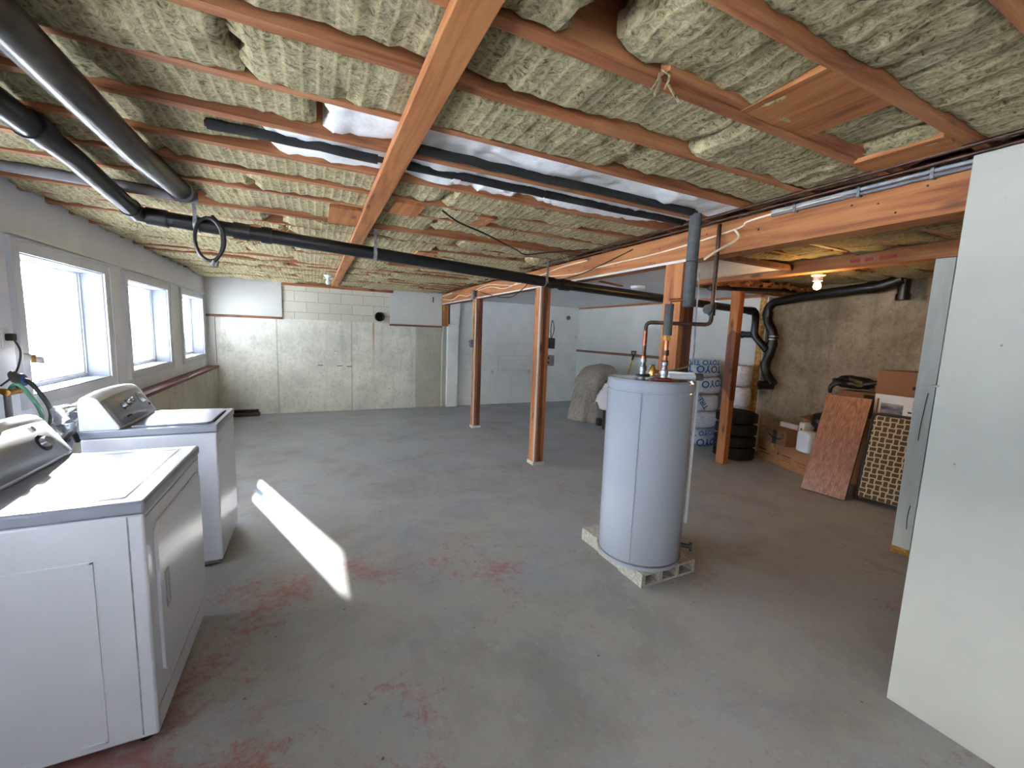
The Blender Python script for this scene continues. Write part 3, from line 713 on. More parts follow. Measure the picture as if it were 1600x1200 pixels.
t=lampholder(.19,6.35,2.225,False,'unlit bulb in a white porcelain holder under the far joists','ceiling_bulb_holder')
m=MB(); m.box(.13,.25,6.34,6.36,2.17,2.185); m.build('pull_bar','whitepl',t)
m=MB(); m.lathe([(.0,0),(.09,0),(.085,-.03),(.05,-.05),(0,-.055)],(3.72,4.12,2.17),24); tag(m.build('ceiling_dome_light','whitepl',None,True),'small white dome light on the drywall ceiling behind the pipe','light')

# ------------------------------------------------------------------ soil stack on the right
ss=empty('soil_stack',(5.45,3.40,1.2),label='black soil stack with couplings running down the stained concrete wall',cat='pipe')
X=5.46
m=MB(); m.elbow([(5.30,2.10,2.20),(5.30,2.26,2.14),(5.36,3.0,2.09),(X,3.46,2.05),(X,3.54,1.98),(X,3.53,1.80),(X,3.43,1.66),(X,3.43,1.40),(X,3.50,1.22),(X,3.46,1.10),(X-.02,3.34,.98)],.055,.09,20); m.build('stack_pipe','abs',ss,True)
for p,d,r in (((X,3.43,1.60),(0,0,1),.066),((X,3.43,1.50),(0,0,1),.064),((X,3.49,1.24),(0,.1,-1),.064),((X,3.535,1.9),(0,0,1),.064),((5.31,2.35,2.135),(0,1,-.05),.064)): 
    collar(p,d,r,.03,'abs',ss)
for z in (1.575,1.535): 
    m=MB(); m.lathe([(.067,-.006),(.07,-.006),(.07,.006),(.067,.006),(.067,-.006)],(X,3.43,z+.03),24); m.build('hose_clamp','steel',ss,True)
m=MB(); m.cyl((X-.0,3.36,.965),(X-.12,3.46,.955),.055,.055,20); m.lathe([(.04,0),(.06,0),(.062,.03),(.03,.035),(.03,.045),(0,.045)],(X-.11,3.45,.955),20,(-.76,.63,0)); m.build('cleanout_end','abs',ss,True)
m=MB(); m.elbow([(5.35,2.1,2.19),(5.35,2.1,2.0)],.05); m.cyl((5.35,2.1,2.05),(5.35,2.1,1.99),.06); m.build('drop_leg','abs',ss,True)
m=MB(); m.cyl((3.92,3.22,2.09),(5.3,3.12,2.15),.022,.022,12); m.cyl((3.92,3.22,2.09),(4.02,3.213,2.094),.03,.03,12)
tag(m.build('vent_pipe','abs',None,True),'thin black pipe in front of the rough cross timber','pipe')

# ------------------------------------------------------------------ water heater
hc=Vector((1.936,1.968,0)); r=.263; zt=1.26
wh=empty('water_heater',(hc.x,hc.y,.09),label='tall pale grey water heater tank standing on concrete blocks',cat='water heater')
m=MB(); m.lathe([(r-.012,.09),(r-.002,.094),(r-.002,.125),(r,.128),(r,zt-.075),(r-.003,zt-.072),(r-.003,zt-.062),(r+.002,zt-.059)],hc,96); m.build('tank_jacket','tank',wh,True)
m=MB(); m.lathe([(r+.003,zt-.06),(r+.003,zt-.012),(r-.008,zt),(r-.03,zt-.004),(0,zt+.0)],hc,96); m.build('top_cap','tank',wh,True)
a=math.atan2(-hc.y,-hc.x)-R(9)
m=MB(); m.box(-.0015,.0025,-.003,.003,.13,zt-.07)
for v in m.b.verts: v.co=Matrix.Rotation(a,3,'Z')@(v.co+Vector((r,0,0)))+hc
m.build('jacket_seam','console',wh)
m=MB(); m.lathe([(r+.001,.118),(r+.004,.121),(r+.004,.127),(r+.001,.13)],hc,96); m.build('base_band','grypipe',wh,True)
def P2(px,py,d):  # offset helper on the tank top
    return Vector((px,py,d))
cold=Vector((2.00,2.11,zt)); hot=Vector((1.905,1.83,zt)); tp=Vector((2.00,2.02,zt))
m=MB(); m.lathe([(.0,.002),(.045,.002),(.045,.008),(0,.010)],cold,20); m.build('cold_collar','darkpl',wh,True)
m=MB(); m.lathe([(.0,.002),(.055,.002),(.052,.010),(.03,.016),(0,.016)],hot,20); m.build('hot_gasket','redgasket',wh,True)
m=MB(); m.lathe([(.02,0),(.02,.03),(.024,.032),(.024,.06),(.018,.064),(.014,.09),(.02,.092),(.02,.11),(.0,.112)],cold,16); m.build('cold_nipple','steel',wh,True)
m=MB(); m.lathe([(.02,0),(.02,.03),(.024,.032),(.024,.06),(.018,.064),(.014,.09),(.02,.092),(.02,.11),(.0,.112)],hot,16); m.build('hot_nipple','steel',wh,True)
m=MB(); m.lathe([(.0,.003),(.05,.003),(.047,.008),(0,.010)],tp-Vector((.01,.06,0)),20); m.build('top_port_cover','greycable',wh,True)
m=MB(); m.lathe([(.014,0),(.014,.02),(.026,.022),(.026,.045),(.016,.06),(.012,.075),(0,.078)],tp,14); m.cyl(tp+Vector((0,0,.035)),tp+Vector((.05,-.02,.035)),.014,.012,12); rv=m.build('relief_valve','brass',wh,True)
m=MB(); m.box(tp.x-.025,tp.x+.015,tp.y-.006,tp.y+.006,zt+.076,zt+.080); m.build('relief_lever','steel',rv)
# discharge tube down the right rear side
d1=Vector((hc.x,hc.y,0))+Matrix.Rotation(math.atan2(-hc.y,-hc.x)+R(96),3,'Z')@Vector((r+.02,0,0))
m=MB(); m.elbow([tp+Vector((.04,-.02,.035)),Vector((d1.x-.02,d1.y+.0,zt+.035)),Vector((d1.x,d1.y,zt+.0)),Vector((d1.x,d1.y,.33))],.010,.03,12); m.build('discharge_tube','whitepl',wh,True)
m=MB(); q0=hot+Vector((.06,.02,.02)); q1=Vector((2.13,1.80,zt+.02)); m.cyl(q0,q1,.018,.018,14); m.build('top_heat_trap_tube','whitepl',wh,True)
m=MB(); m.cyl(q1,q1+(q1-q0).normalized()*.05,.024,.024,14); m.build('tube_cap','steel',wh,True)
dv=Vector((hc.x,hc.y,.19))+Matrix.Rotation(math.atan2(-hc.y,-hc.x)+R(88),3,'Z')@Vector((r,0,0)); dvn=(dv-Vector((hc.x,hc.y,.19))).normalized()
m=MB(); m.cyl(dv,dv+dvn*.05,.014,.014,12); m.cyl(dv+dvn*.05,dv+dvn*.065,.028,.028,12); m.build('drain_valve','darkpl',wh,True)
# wire to the heater along the big post
m=MB(); m.tube([(2.43,2.09,2.0),(2.435,2.085,1.6),(2.435,2.08,1.40),(2.38,2.06,1.33),(2.2,2.04,1.30),(2.08,2.03,1.275)],.0055,8,6); tag(m.build('heater_cable','greycable',None,True),'grey cable down the thick post curving onto the tank top','cable')
# concrete blocks
for k in range(3):
    t=empty('concrete_block',(1.99,1.88+k*.215,0),label=['half-height concrete block under the heater front, its cores facing out','middle concrete block under the water heater','rear concrete block under the water heater, furthest from its open cores'][k],cat='block')
    rot=Euler((0,0,R(.5))).to_matrix(); piv=(1.761,1.733,0)
    m=MB(); y0=1.736+k*.217; y1=y0+.212; x0,x1=1.763+k*.012,2.218+k*.012; w=(x1-x0)
    m.box(x0,x1,y0,y1,0,.015,rot,piv); m.box(x0,x1,y0,y1,.073,.0885,rot,piv); m.box(x0+.01,x1-.01,y0+.09,y0+.11,.015,.073,rot,piv)
    for q in range(4):
        xc=x0+q*(w-.03)/3; m.box(xc,xc+.03,y0,y1,.015,.073,rot,piv)
    m.build('block_body','cinder',t)
# supply lines
cl=empty('cold_water_line',(2.0,2.1,1.6),label='dark cold water pipe bent from beam down to the tank top',cat='pipe')
top=Vector((2.0,2.11,1.615)); cor=Vector((2.245,1.81,1.608))
m=MB(); m.elbow([cold+Vector((0,0,.10)),top,cor,(2.245,1.81,2.215)],.0125,.035,12); m.build('pipe_run','copperdk',cl,True)
m=MB(); m.elbow([cold+Vector((0,0,.20)),cold+Vector((0,0,.30))],.0135,.02,12); m.cyl(cold+Vector((0,0,.11)),cold+Vector((0,0,.13)),.017,.017,12); m.build('bright_copper_length','copper',cl,True)
m=MB(); m.cyl((2.245,1.81,1.735),(2.245,1.81,1.665),.022,.022,14); m.cyl((2.245,1.81,1.70),(2.20,1.80,1.70),.012,.012,10); m.lathe([(0,0),(.03,0),(.03,.012),(0,.012)],(2.20,1.80,1.70),12,(-1,-.2,0)); m.build('shutoff_valve','darkpl',cl,True)
hl2=empty('hot_water_line',(1.9,1.83,1.3),label='hot water line of copper and brass under a short grey foam sleeve',cat='pipe')
m=MB(); m.cyl(hot+Vector((0,0,.10)),(hot.x,hot.y,1.53),.0125,.0125,12); m.build('copper_riser','copper',hl2,True)
m=MB(); 
for z,h in ((1.36,.02),(1.41,.03)): m.cyl((hot.x,hot.y,z),(hot.x,hot.y,z+h),.019,.019,12)
m.build('union','copperdk',hl2,True)
m=MB(); m.cyl((hot.x,hot.y,1.50),(hot.x,hot.y,1.53),.022,.018,6); m.build('brass_fitting','brass',hl2,True)
m=MB(); m.cyl((hot.x,hot.y,1.53),(hot.x,hot.y,1.715),.026,.026,16); m.build('foam_sleeve','foam',hl2,True)
vx,vy=1.985,1.765
m=MB(); m.elbow([(hot.x,hot.y,1.715),(hot.x,hot.y,1.735),(vx,vy,1.745)],.010,.02,10); m.build('copper_link','copper',hl2,True)
gp=empty('insulated_riser',(vx,vy,1.7),label='thick grey foam covered riser hanging in front of the thick post',cat='pipe')
m=MB(); m.tube([(vx,vy,1.70),(vx,vy,1.955)],.033,16,0); m.build('foam_sleeve','foam',gp,True)
m=MB(); m.tube([(vx,vy,1.96),(vx,vy,2.222)],.033,16,0); m.build('foam_sleeve','foam',gp,True)
m=MB(); m.tube([(2.24,1.70,2.16),(2.22,1.66,2.10),(2.10,1.70,2.02),(2.03,1.72,1.97)],.007,8,5); tag(m.build('bonding_wire','cable',None,True),'cream cable dropping from the beam to the thick grey riser','cable')

# ------------------------------------------------------------------ washer and dryer
def rbox(m,x0,x1,y0,y1,z0,z1): return m.box(x0,x1,y0,y1,z0,z1)
def appliance(kind,x0,x1,y0,y1,zt):
    t=empty(kind,((x0+x1)/2,(y0+y1)/2,0))
    B(x0,x1,y0,y1,.035,zt-.045).build('cabinet_body','white',t,bevel=.008,smooth=True)
    return t
# washer
wx0,wx1,wy0,wy1,wz=-1.15,-.54,2.95,3.53,.895
wa=appliance('washing_machine',wx0,wx1,wy0,wy1,wz)
tag(wa,'white top-load washing machine with grey console, second from the camera','washing machine')
def console(t,x0,y0,y1,zb,zt,face,name='console'):
    # shaped profile in XZ : back, tall, sloped front
    prof=[(x0,zb),(x0+.165,zb),(x0+.17,zb+.012),(x0+.085,zt-.02),(x0+.065,zt-.004),(x0+.035,zt),(x0+.01,zt-.012),(x0,zt-.03)]
    n=12; m=MB(); rows=[]
    for i in range(n+1):
        v=i/n; y=y0+(y1-y0)*v; bul=1-((2*v-1)**2)
        rows.append([m.b.verts.new((px+ (.012*bul if px>x0+.02 else 0), y, pz+(.022*bul-.0)*((pz-zb)/(zt-zb)))) for px,pz in prof])
    for A,Bq in zip(rows,rows[1:]):
        for i in range(len(prof)):
            j=(i+1)%len(prof); m.b.faces.new((A[i],A[j],Bq[j],Bq[i]))
    m.b.faces.new(rows[0]); m.b.faces.new(rows[-1][::-1])
    o=m.build(name,'white',t,True,bevel=.004)
    # grey face panel lying on the slope
    m=MB(); rows=[]
    P0=Vector((x0+.168,0,zb+.018)); P1=Vector((x0+.089,0,zt-.028))
    for i in range(n+1):
        v=i/n; y=y0+.012+(y1-y0-.024)*v; bul=1-((2*v-1)**2)
        row=[]
        for k in range(2):
            p=(P0 if k==0 else P1); z=p.z+.022*bul*((p.z-zb)/(zt-zb)); row.append(m.b.verts.new((p.x+.012*bul+.0035,y,z)))
        rows.append(row)
    for A,Bq in zip(rows,rows[1:]): m.b.faces.new((A[0],A[1],Bq[1],Bq[0]))
    m.build('control_panel','console',t,True,solid=.003)
    nrm=Vector((P1.z-P0.z,0,P0.x-P1.x)).normalized()
    def at(v,h):   # v along width 0..1, h up the slope 0..1
        bul=1-((2*v-1)**2); p=P0.lerp(P1,h); return Vector((p.x+.012*bul+.006,y0+.012+(y1-y0-.024)*v,p.z+.022*bul*((p.z-zb)/(zt-zb)))),nrm
    return at
B(wx0,wx1+.004,wy0-.003,wy1+.003,wz-.043,wz).build('top_deck','deck',wa,bevel=.006,smooth=True)
m=MB(); m.prism([(wx0+.20,wy0+.045),(wx1-.055,wy0+.045),(wx1-.035,wy0+.09),(wx1-.035,wy1-.09),(wx1-.055,wy1-.045),(wx0+.20,wy1-.045)],2,wz+.0,wz+.011); m.build('lid','deck',wa,bevel=.005,smooth=True)
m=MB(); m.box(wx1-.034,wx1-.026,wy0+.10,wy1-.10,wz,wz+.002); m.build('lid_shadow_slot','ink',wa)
at=console(wa,wx0,wy0,wy1,wz,1.085,1)
for v,h,rr in ((.26,.56,.017),(.38,.60,.019),(.47,.63,.019)):
    p,n_=at(v,h); m=MB(); m.cyl(p,p+n_*.004,rr*1.25,rr*1.25,20); m.cyl(p+n_*.004,p+n_*.022,rr,rr*.8,20); m.build('knob','knob',wa,True)
p,n_=at(.76,.62); m=MB(); m.cyl(p,p+n_*.004,.042,.042,28); m.cyl(p+n_*.004,p+n_*.02,.033,.026,28); m.build('timer_dial','knob',wa,True)
p,n_=at(.9,.30); m=MB(); m.cyl(p,p+n_*.006,.008,.008,12); m.build('indicator_button','darkpl',wa,True)
p,n_=at(.25,.22); m=MB(); m.box(p.x-.001,p.x+.004,p.y-.03,p.y+.03,p.z-.004,p.z+.004); m.build('maker_badge','ink',wa)
for (x,y) in ((wx1-.05,wy0+.05),(wx1-.05,wy1-.05),(wx0+.05,wy0+.05),(wx0+.05,wy1-.05)):
    m=MB(); m.cyl((x,y,0),(x,y,.036),.02,.016,12); m.build('levelling_foot','darkpl',wa,True)
B(wx0+.01,wx1-.02,wy0+.01,wy1-.01,.012,.034).build('base_frame','steel',wa)
m=MB(); m.box(wx1+.0,wx1+.0015,wy0+.09,wy0+.115,wz-.13,wz-.10); m.build('front_badge','greycable',wa)
# dryer
dx0,dx1,dy0,dy1,dz=-1.15,-.525,1.705,2.43,.905
dr=appliance('clothes_dryer',dx0,dx1,dy0,dy1,dz)
tag(dr,'white clothes dryer with side-hinged front door, nearest the camera','dryer')
B(dx0,dx1+.006,dy0-.004,dy1+.004,dz-.045,dz).build('top_panel','deck',dr,bevel=.010,smooth=True)
m=MB()   # pressed groove round the top
for (a0,a1,b0,b1) in ((dx0+.22,dx1-.06,dy0+.05,dy0+.056),(dx0+.22,dx1-.06,dy1-.056,dy1-.05),(dx1-.066,dx1-.06,dy0+.05,dy1-.05)): m.box(a0,a1,b0,b1,dz-.0005,dz+.0016)
m.build('pressed_rib','white',dr)
at=console(dr,dx0,dy0-.0,dy1+.02,dz,1.085,1)
p,n_=at(.80,.46); m=MB(); m.cyl(p,p+n_*.004,.036,.036,28); m.build('dial_ring','darkpl',dr,True)
m=MB(); m.cyl(p+n_*.004,p+n_*.022,.024,.020,24); m.build('timer_dial','knob',dr,True)
p,n_=at(.80,.86); m=MB(); m.cyl(p,p+n_*.01,.014,.012,16); m.build('start_button','whitepl',dr,True)
# side panel with pressed outline (the side that faces the viewer) and front door
m=MB()
def frame2(m,axis,c,u0,u1,v0,v1,t,d):
    for (a,b,c0,c1) in ((u0,u1,v0,v0+t),(u0,u1,v1-t,v1),(u0,u0+t,v0,v1),(u1-t,u1,v0,v1)):
        if axis==1: m.box(a,b,c,c+d,c0,c1)
        else: m.box(c,c+d,a,b,c0,c1)
frame2(m,1,dy0-.003,dx0+.22,dx0+.49,-.0+.06,.72,.009,.0045); m.build('side_embossing','white',dr,bevel=.001)
m=MB(); m.box(dx1-.045,dx1-.041,dy0-.001,dy0+.001,.05,dz-.05); m.build('front_corner_seam','greycable',dr)
d0,d1,e0,e1_=dy0+.075,dy1-.035,.20,.79
m=MB(); m.prism([(d0+.03,e0),(d1-.03,e0),(d1,e0+.03),(d1,e1_-.03),(d1-.03,e1_),(d0+.03,e1_),(d0,e1_-.03),(d0,e0+.03)],0,dx1-.002,dx1+.010); dd_=m.build('door','white',dr,bevel=.004,smooth=True)
m=MB(); frame2(m,0,dx1+.0095,d0+.05,d0+.09,.44,.58,.006,.004); m.build('handle_recess','greycable',dd_)
for z in (.30,.72): m=MB(); m.box(dx1-.001,dx1+.004,d1+.004,d1+.014,z-.03,z+.03); m.build('hinge','grypipe',dr)
B(dx1-.001,dx1+.0015,dy0+.01,dy1-.01,.125,.131).build('lower_seam','greycable',dr)
B(dx1-.001,dx1+.0015,dy0+.01,dy1-.01,dz-.062,dz-.058).build('upper_seam','greycable',dr)
for (x,y) in ((dx1-.05,dy0+.05),(dx1-.05,dy1-.05),(dx0+.05,dy0+.05),(dx0+.05,dy1-.05)):
    m=MB(); m.cyl((x,y,0),(x,y,.036),.02,.016,12); m.build('levelling_foot','darkpl',dr,True)
# crumpled foil duct behind, hoses, plug, tag and valves
m=MB(); m.sphere((-1.24,3.10,.93),.10,(.55,1.05,1.0),28,20)
for v in m.b.verts: v.co+=noise.noise_vector(v.co*16)*.045+noise.noise_vector(v.co*40)*.012
m.tube([(-1.24,3.0,.88),(-1.26,2.9,.6),(-1.28,2.7,.3),(-1.25,2.5,.15)],.05,16,5)
tag(m.build('foil_vent_duct','silver',None,True),'crumpled silver foil duct bunched between dryer and washer','duct')
def hose(pts,r,mt,lb,nm='supply_hose'):
    m=MB(); m.tube(pts,r,10,7); return tag(m.build(nm,mt,None,True),lb,'hose')
fy=3.16
hose([(-1.46,fy,1.12),(-1.42,fy-.02,1.16),(-1.38,fy-.01,1.10),(-1.34,fy+.0,.98),(-1.345,fy-.02,.84),(-1.33,fy-.06,.55)],.011,'darkpl','black washer hose arching down from the wall faucet')
hose([(-1.46,fy-.06,1.12),(-1.42,fy-.09,1.145),(-1.39,fy-.07,1.09),(-1.355,fy-.05,.97),(-1.36,fy-.07,.84),(-1.35,fy-.1,.55)],.010,'green','greenish washer hose arching beside the black one')
hose([(-1.19,2.76,.5),(-1.17,2.77,.76),(-1.16,2.80,.86),(-1.155,2.86,.90),(-1.165,2.93,.90),(-1.17,2.98,.84)],.013,'darkpl','dark drain hose curving up behind the washer','drain_hose')
fc=empty('wall_faucet',(-1.5,fy,1.1),label='brass wall faucet feeding the washer hoses at left edge',cat='faucet')
m=MB(); m.cyl((-1.54,fy-.03,1.10),(-1.45,fy-.03,1.10),.016,.016,12); m.cyl((-1.46,fy-.10,1.10),(-1.46,fy+.04,1.10),.018,.018,12); m.build('brass_body','brass',fc,True)
for i,dy in enumerate((-.02,-.09)):
    m=MB(); m.lathe([(0,0),(.032,0),(.036,.008),(.03,.016),(0,.018)],(-1.435,fy+dy,1.16+.02*i),14,(1,0,.3)); m.build('blue_handle' if i==0 else 'black_handle','bluepl' if i==0 else 'darkpl',fc,True)
m=MB(); m.cyl((-1.50,fy-.15,.84),(-1.50,fy-.15,1.9),.03,.03,14)
tag(m.build('stand_pipe','abs2',None,True),'dark vertical standpipe on the left wall beside the faucet','pipe')
m=MB(); m.cyl((-1.48,fy-.05,.84),(-1.48,fy-.05,1.08),.014,.014,12); tag(m.build('feed_pipe','grypipe',None,True),'grey feed pipe rising to the wall faucet','pipe')
pgm=empty('power_plug',(-1.52,3.28,1.37),label='black plug in the wall outlet left of the window',cat='plug')
B(-1.54,-1.533,3.235,3.305,1.32,1.43).build('outlet_plate','whitepl',pgm,bevel=.003)
B(-1.533,-1.50,3.25,3.29,1.365,1.405).build('plug_body','darkpl',pgm,bevel=.006)
m=MB(); m.tube([(-1.505,3.27,1.37),(-1.49,3.28,1.31),(-1.49,3.26,1.24),(-1.48,3.18,1.18),(-1.47,3.05,1.14)],.005,8,6); m.build('cord','darkpl',pgm,True)
tg=empty('paper_tag',(-1.45,3.28,1.24),label='curled paper tag hanging on the plug cord before the window',cat='tag')
m=MB(); g=[[m.b.verts.new((-1.44+.012*math.sin(i*.9),3.19+.17*i/8,1.265-.035*i/8+(.04 if j else 0))) for j in range(2)] for i in range(9)]
for i in range(8): m.b.faces.new((g[i][0],g[i+1][0],g[i+1][1],g[i][1]))
m.build('paper','boxwhite',tg,True,solid=.001)
m=MB(); m.box(-1.433,-1.429,3.235,3.28,1.245,1.29); m.build('orange_print','osb',tg)

# ------------------------------------------------------------------ back wall things
vp=empty('vent_pipe_stub',(1.12,YB,1.74),label='round black pipe stub poking out of the block wall',cat='pipe')
m=MB(); m.lathe([(.085,0),(.085,.10),(.078,.105),(.07,.10),(.068,.0)],(1.10,YB,1.74),28,(0,-1,0)); m.build('pipe_stub','abs',vp,True)
m=MB(); m.cyl((1.10,YB-.02,1.74),(1.10,YB-.015,1.74),.07,.07,24); m.build('dark_bore','ink',vp)
lb_=empty('lumber_offcut',(-1.05,7.9,0),label='dark timber offcut lying on the floor along the back wall',cat='lumber')
B(-1.35,-.84,7.86,7.98,0,.055).build('lower_board','panelback',lb_,bevel=.004); B(-1.3,-.86,7.90,7.99,.056,.10).build('upper_board','foamdark',lb_,bevel=.004)
m=MB(); m.elbow([(2.305,8.02,0.0),(2.305,8.02,1.3),(2.325,8.015,1.6),(2.325,8.0,2.10),(2.25,7.9,2.18),(2.24,7.2,2.2)],.012,.05,10); tag(m.build('white_conduit','drywall',None,True),'white painted conduit running down the corner of the concrete wall','conduit')
m=MB(); m.box(2.1,2.115,8.0,8.02,2.07,2.17); tag(m.build('wall_bracket','darkpl'),'small black bracket high on the white back panel','bracket')
m=MB()
for x,z in ((.05,.83),(.37,.82),(.53,.81)): m.box(x,x+.09,YB-.004,YB,z,z+.012)
m.build('form_tie_slot','ink',wb)

# ------------------------------------------------------------------ covered thing and cloth, shovel
cv=empty('covered_grill',(4.62,6.05,0),label='bulky item under a grey crinkled cover against the right wall',cat='covered grill')
m=MB(); nz,ns=30,56; rows=[]
for i in range(nz+1):
    t_=i/nz; z=.01+1.02*t_ if i<nz else 1.03
    # half widths
    if t_<.62: wx,wy=.46-.10*t_,.40-.12*t_
    else: wx,wy=.40*(1-((t_-.62)/.38)**2.2)**.5+.02,.33*(1-((t_-.62)/.38)**2.2)**.5+.02
    cx=4.66+.12*t_; row=[]
    for k in range(ns):
        a=2*math.pi*k/ns; n_=.8
        ca,sa=math.cos(a),math.sin(a)
        rx=math.copysign(abs(ca)**n_,ca)*wx; ry=math.copysign(abs(sa)**n_,sa)*wy
        fold=1+.07*math.sin(9*a+2*t_)*(1-t_)+.05*noise.noise(Vector((ca*2,sa*2,t_*3)))
        p=Vector((cx+rx*fold,6.12+ry*fold,z)); p+=noise.noise_vector(p*7)*.02; p.z=max(.008,p.z); row.append(m.b.verts.new(p))
    rows.append(row)
for A,Bq in zip(rows,rows[1:]):
    for k in range(ns): j=(k+1)%ns; m.b.faces.new((A[k],A[j],Bq[j],Bq[k]))
m.b.faces.new(rows[0][::-1]); m.b.faces.new(rows[-1])
m.build('fabric_cover','cover',cv,True)
m=MB(); m.lathe([(.05,.0),(.06,.02),(.05,.12),(0,.12)],(4.42,5.62,0),12); m.build('black_foot','darkpl',cv,True)
dc=empty('draped_chair',(4.45,5.2,0),label='black chair under a white cloth half hidden behind the water heater',cat='chair')
m=MB(); 
g=[]
for i in range(17):
    row=[]
    for j in range(17):
        u,v=i/16,j/16; x=4.22+.5*u; y=4.95+.5*v; e=max(abs(u-.5),abs(v-.5))*2
        z=.86-(.0 if e<.55 else (e-.55)*1.1)*(1+.2*math.sin(9*(u-v)))
        x+=(u-.5)*.12*e; row.append(m.b.verts.new((x,y,max(.36,z))))
    g.append(row)
for i in range(16):
    for j in range(16): m.b.faces.new((g[i][j],g[i+1][j],g[i+1][j+1],g[i][j+1]))
m.build('cloth','cloth',dc,True,solid=.006)
m=MB()
m.box(4.27,4.66,5.02,5.38,.40,.44); m.box(4.30,4.64,5.34,5.37,.44,.82); m.build('seat_and_back','darkpl',dc,bevel=.01)
for (x,y) in ((4.30,5.05),(4.62,5.05),(4.30,5.35),(4.62,5.35)):
    m=MB(); m.cyl((x,y,0),(x,y,.41),.014,.016,10); m.build('leg','darkpl',dc,True)
sh=empty('shovel',(5.42,6.1,0),label='yellow handled shovel with black D grip leaning on the right wall',cat='shovel')
a_=Vector((5.28,6.12,.28)); b_=Vector((5.50,6.10,1.12)); dsh=(b_-a_).normalized()
m=MB(); m.cyl(a_,b_,.016,.015,12); m.build('handle','shovel',sh,True)
m=MB(); m.cyl(b_-dsh*.02,b_+dsh*.05,.019,.017,12)
pl_=b_+dsh*.05; m.tube([pl_,pl_+Vector((0,-.045,.05))+dsh*.01,pl_+Vector((.005,-.055,.10))],.010,8,4); m.tube([pl_,pl_+Vector((0,.045,.05))+dsh*.01,pl_+Vector((.005,.055,.10))],.010,8,4); m.cyl(pl_+Vector((.005,-.06,.10)),pl_+Vector((.005,.06,.10)),.012,.012,10); m.build('grip','darkpl',sh,True)
m=MB(); g=[[m.b.verts.new((5.26-.02*math.cos((j-3)*.5)+.001*i,6.12+(j-3)*.04*(1 if i else .55),.30-.295*i/4)) for j in range(7)] for i in range(5)]
for i in range(4):
    for j in range(6): m.b.faces.new((g[i][j],g[i+1][j],g[i+1][j+1],g[i][j+1]))
m.build('blade','steel',sh,True,solid=.004)

# ------------------------------------------------------------------ bagged tyres and bare tyres
def tyreprof(R0,w,ri):
    return [(ri,-w/2+.02),(ri+.01,-w/2),(R0-.06,-w/2-.004),(R0-.02,-w/2+.02),(R0,-w/2+.05),(R0,w/2-.05),(R0-.02,w/2-.02),(R0-.06,w/2+.004),(ri+.01,w/2),(ri,w/2-.02)]
def bagged(cx,cy,cz,w,label,words,seed,R0=.33,rim=True):
    t=empty('bagged_tire',(cx,cy,cz),label=label,cat='tire',group='tires in plastic bags')
    m=MB()
    prof=[(0,-w/2+.03),(.12,-w/2+.02),(.16,-w/2+.003),(R0-.05,-w/2),(R0-.01,-w/2+.02),(R0+.005,-w/2+.05),(R0+.008,0),(R0+.005,w/2-.05),(R0-.01,w/2-.02),(R0-.05,w/2),(.16,w/2-.003),(.12,w/2-.02),(0,w/2-.03)]
    fn=lambda a,r_,z_:(max(0,r_*(1+.022*noise.noise(Vector((math.cos(a)*4,math.sin(a)*4,z_*14+seed))))),z_+(.008*noise.noise(Vector((math.cos(a)*5,math.sin(a)*5,seed+r_*6))) if r_>.1 else 0))
    m.lathe(prof,(cx,cy,cz+w/2),56,None,fn); m.build('plastic_bag','bag',t,True)
    a0=math.atan2(-cy,-cx)
    for (txt,size,da,dz,rot) in words:
        def f(x,y,size=size,da=da,dz=dz,rot=rot):
            if rot: x,y=x*math.cos(rot)-y*math.sin(rot),x*math.sin(rot)+y*math.cos(rot)
            rr=R0+.022; a=a0+da+x/rr
            return (cx+rr*math.cos(a),cy+rr*math.sin(a),cz+w/2+dz+y)
        text_mesh(txt,size,f,'printed_lettering','blueink',t)
    return t
cx,cy=5.14,4.32
W=.235
labs=['bagged tire at the bottom of the lettered stack','bagged tire second from the bottom of the lettered stack','bagged tire in the middle of the lettered stack','bagged tire second from the top of the lettered stack','bagged tire on top of the lettered stack, with most blue print']
wd=[[('TOYO TIRES',.15,.3,-.06,math.pi),('TOYO TIRES',.10,.35,.07,math.pi*1.02)],[],[('TIRES',.10,.35,.03,2.2)],[('TOYO TIRES',.14,.25,.03,math.pi*1.03)],[('TOYO TIRES',.14,.05,-.0,math.pi),('TOYO TIRES',.10,.25,.09,math.pi*1.01)]]
for i in range(5):
    bagged(cx+random.uniform(-.015,.015),cy+random.uniform(-.015,.015),i*(W+.014)+.008,W,labs[i],wd[i],i*3.1)
for i in range(2):
    bagged(5.345,3.775,.61+.3*i,.29,['plain bagged tire behind the knotty post, lower of the pair','plain bagged tire behind the knotty post, upper of the pair'][i],[],20+i,.17)
# stand the pair on a tyre-high plinth: two plain bagged tyres below
for i in range(2):
    bagged(5.345,3.775,.005+.302*i,.30,['plain bagged tire on the floor behind the black tire stack','plain bagged tire resting on the floor one behind the black stack'][i],[],30+i,.17)
tl=['bare black tire at the bottom of the stack','bare black tire second from the bottom','bare black tire second from the top','bare black tire on top of the stack']
for i in range(4):
    z=.005+i*.155; c=(5.0+random.uniform(-.005,.005),3.50+random.uniform(-.005,.005))
    t=empty('tire',(c[0],c[1],z),label=tl[i]+' right of the knotty post',cat='tire',group='bare tires')
    R0=.24; m=MB(); pr=tyreprof(R0,.146,.15); m.lathe(pr+[pr[0]],(c[0],c[1],z+.073),48); m.build('tire_body','rubber',t,True)
    m=MB()
    for k in range(48):
        a=2*math.pi*k/48; rot=Matrix.Rotation(a,3,'Z')
        vs=m.box(R0-.006,R0+.005,-.010,.010,-.05,.05)
        for v in vs: v.co=rot@v.co+Vector((c[0],c[1],z+.073))
    m.build('tread','rubber',t)

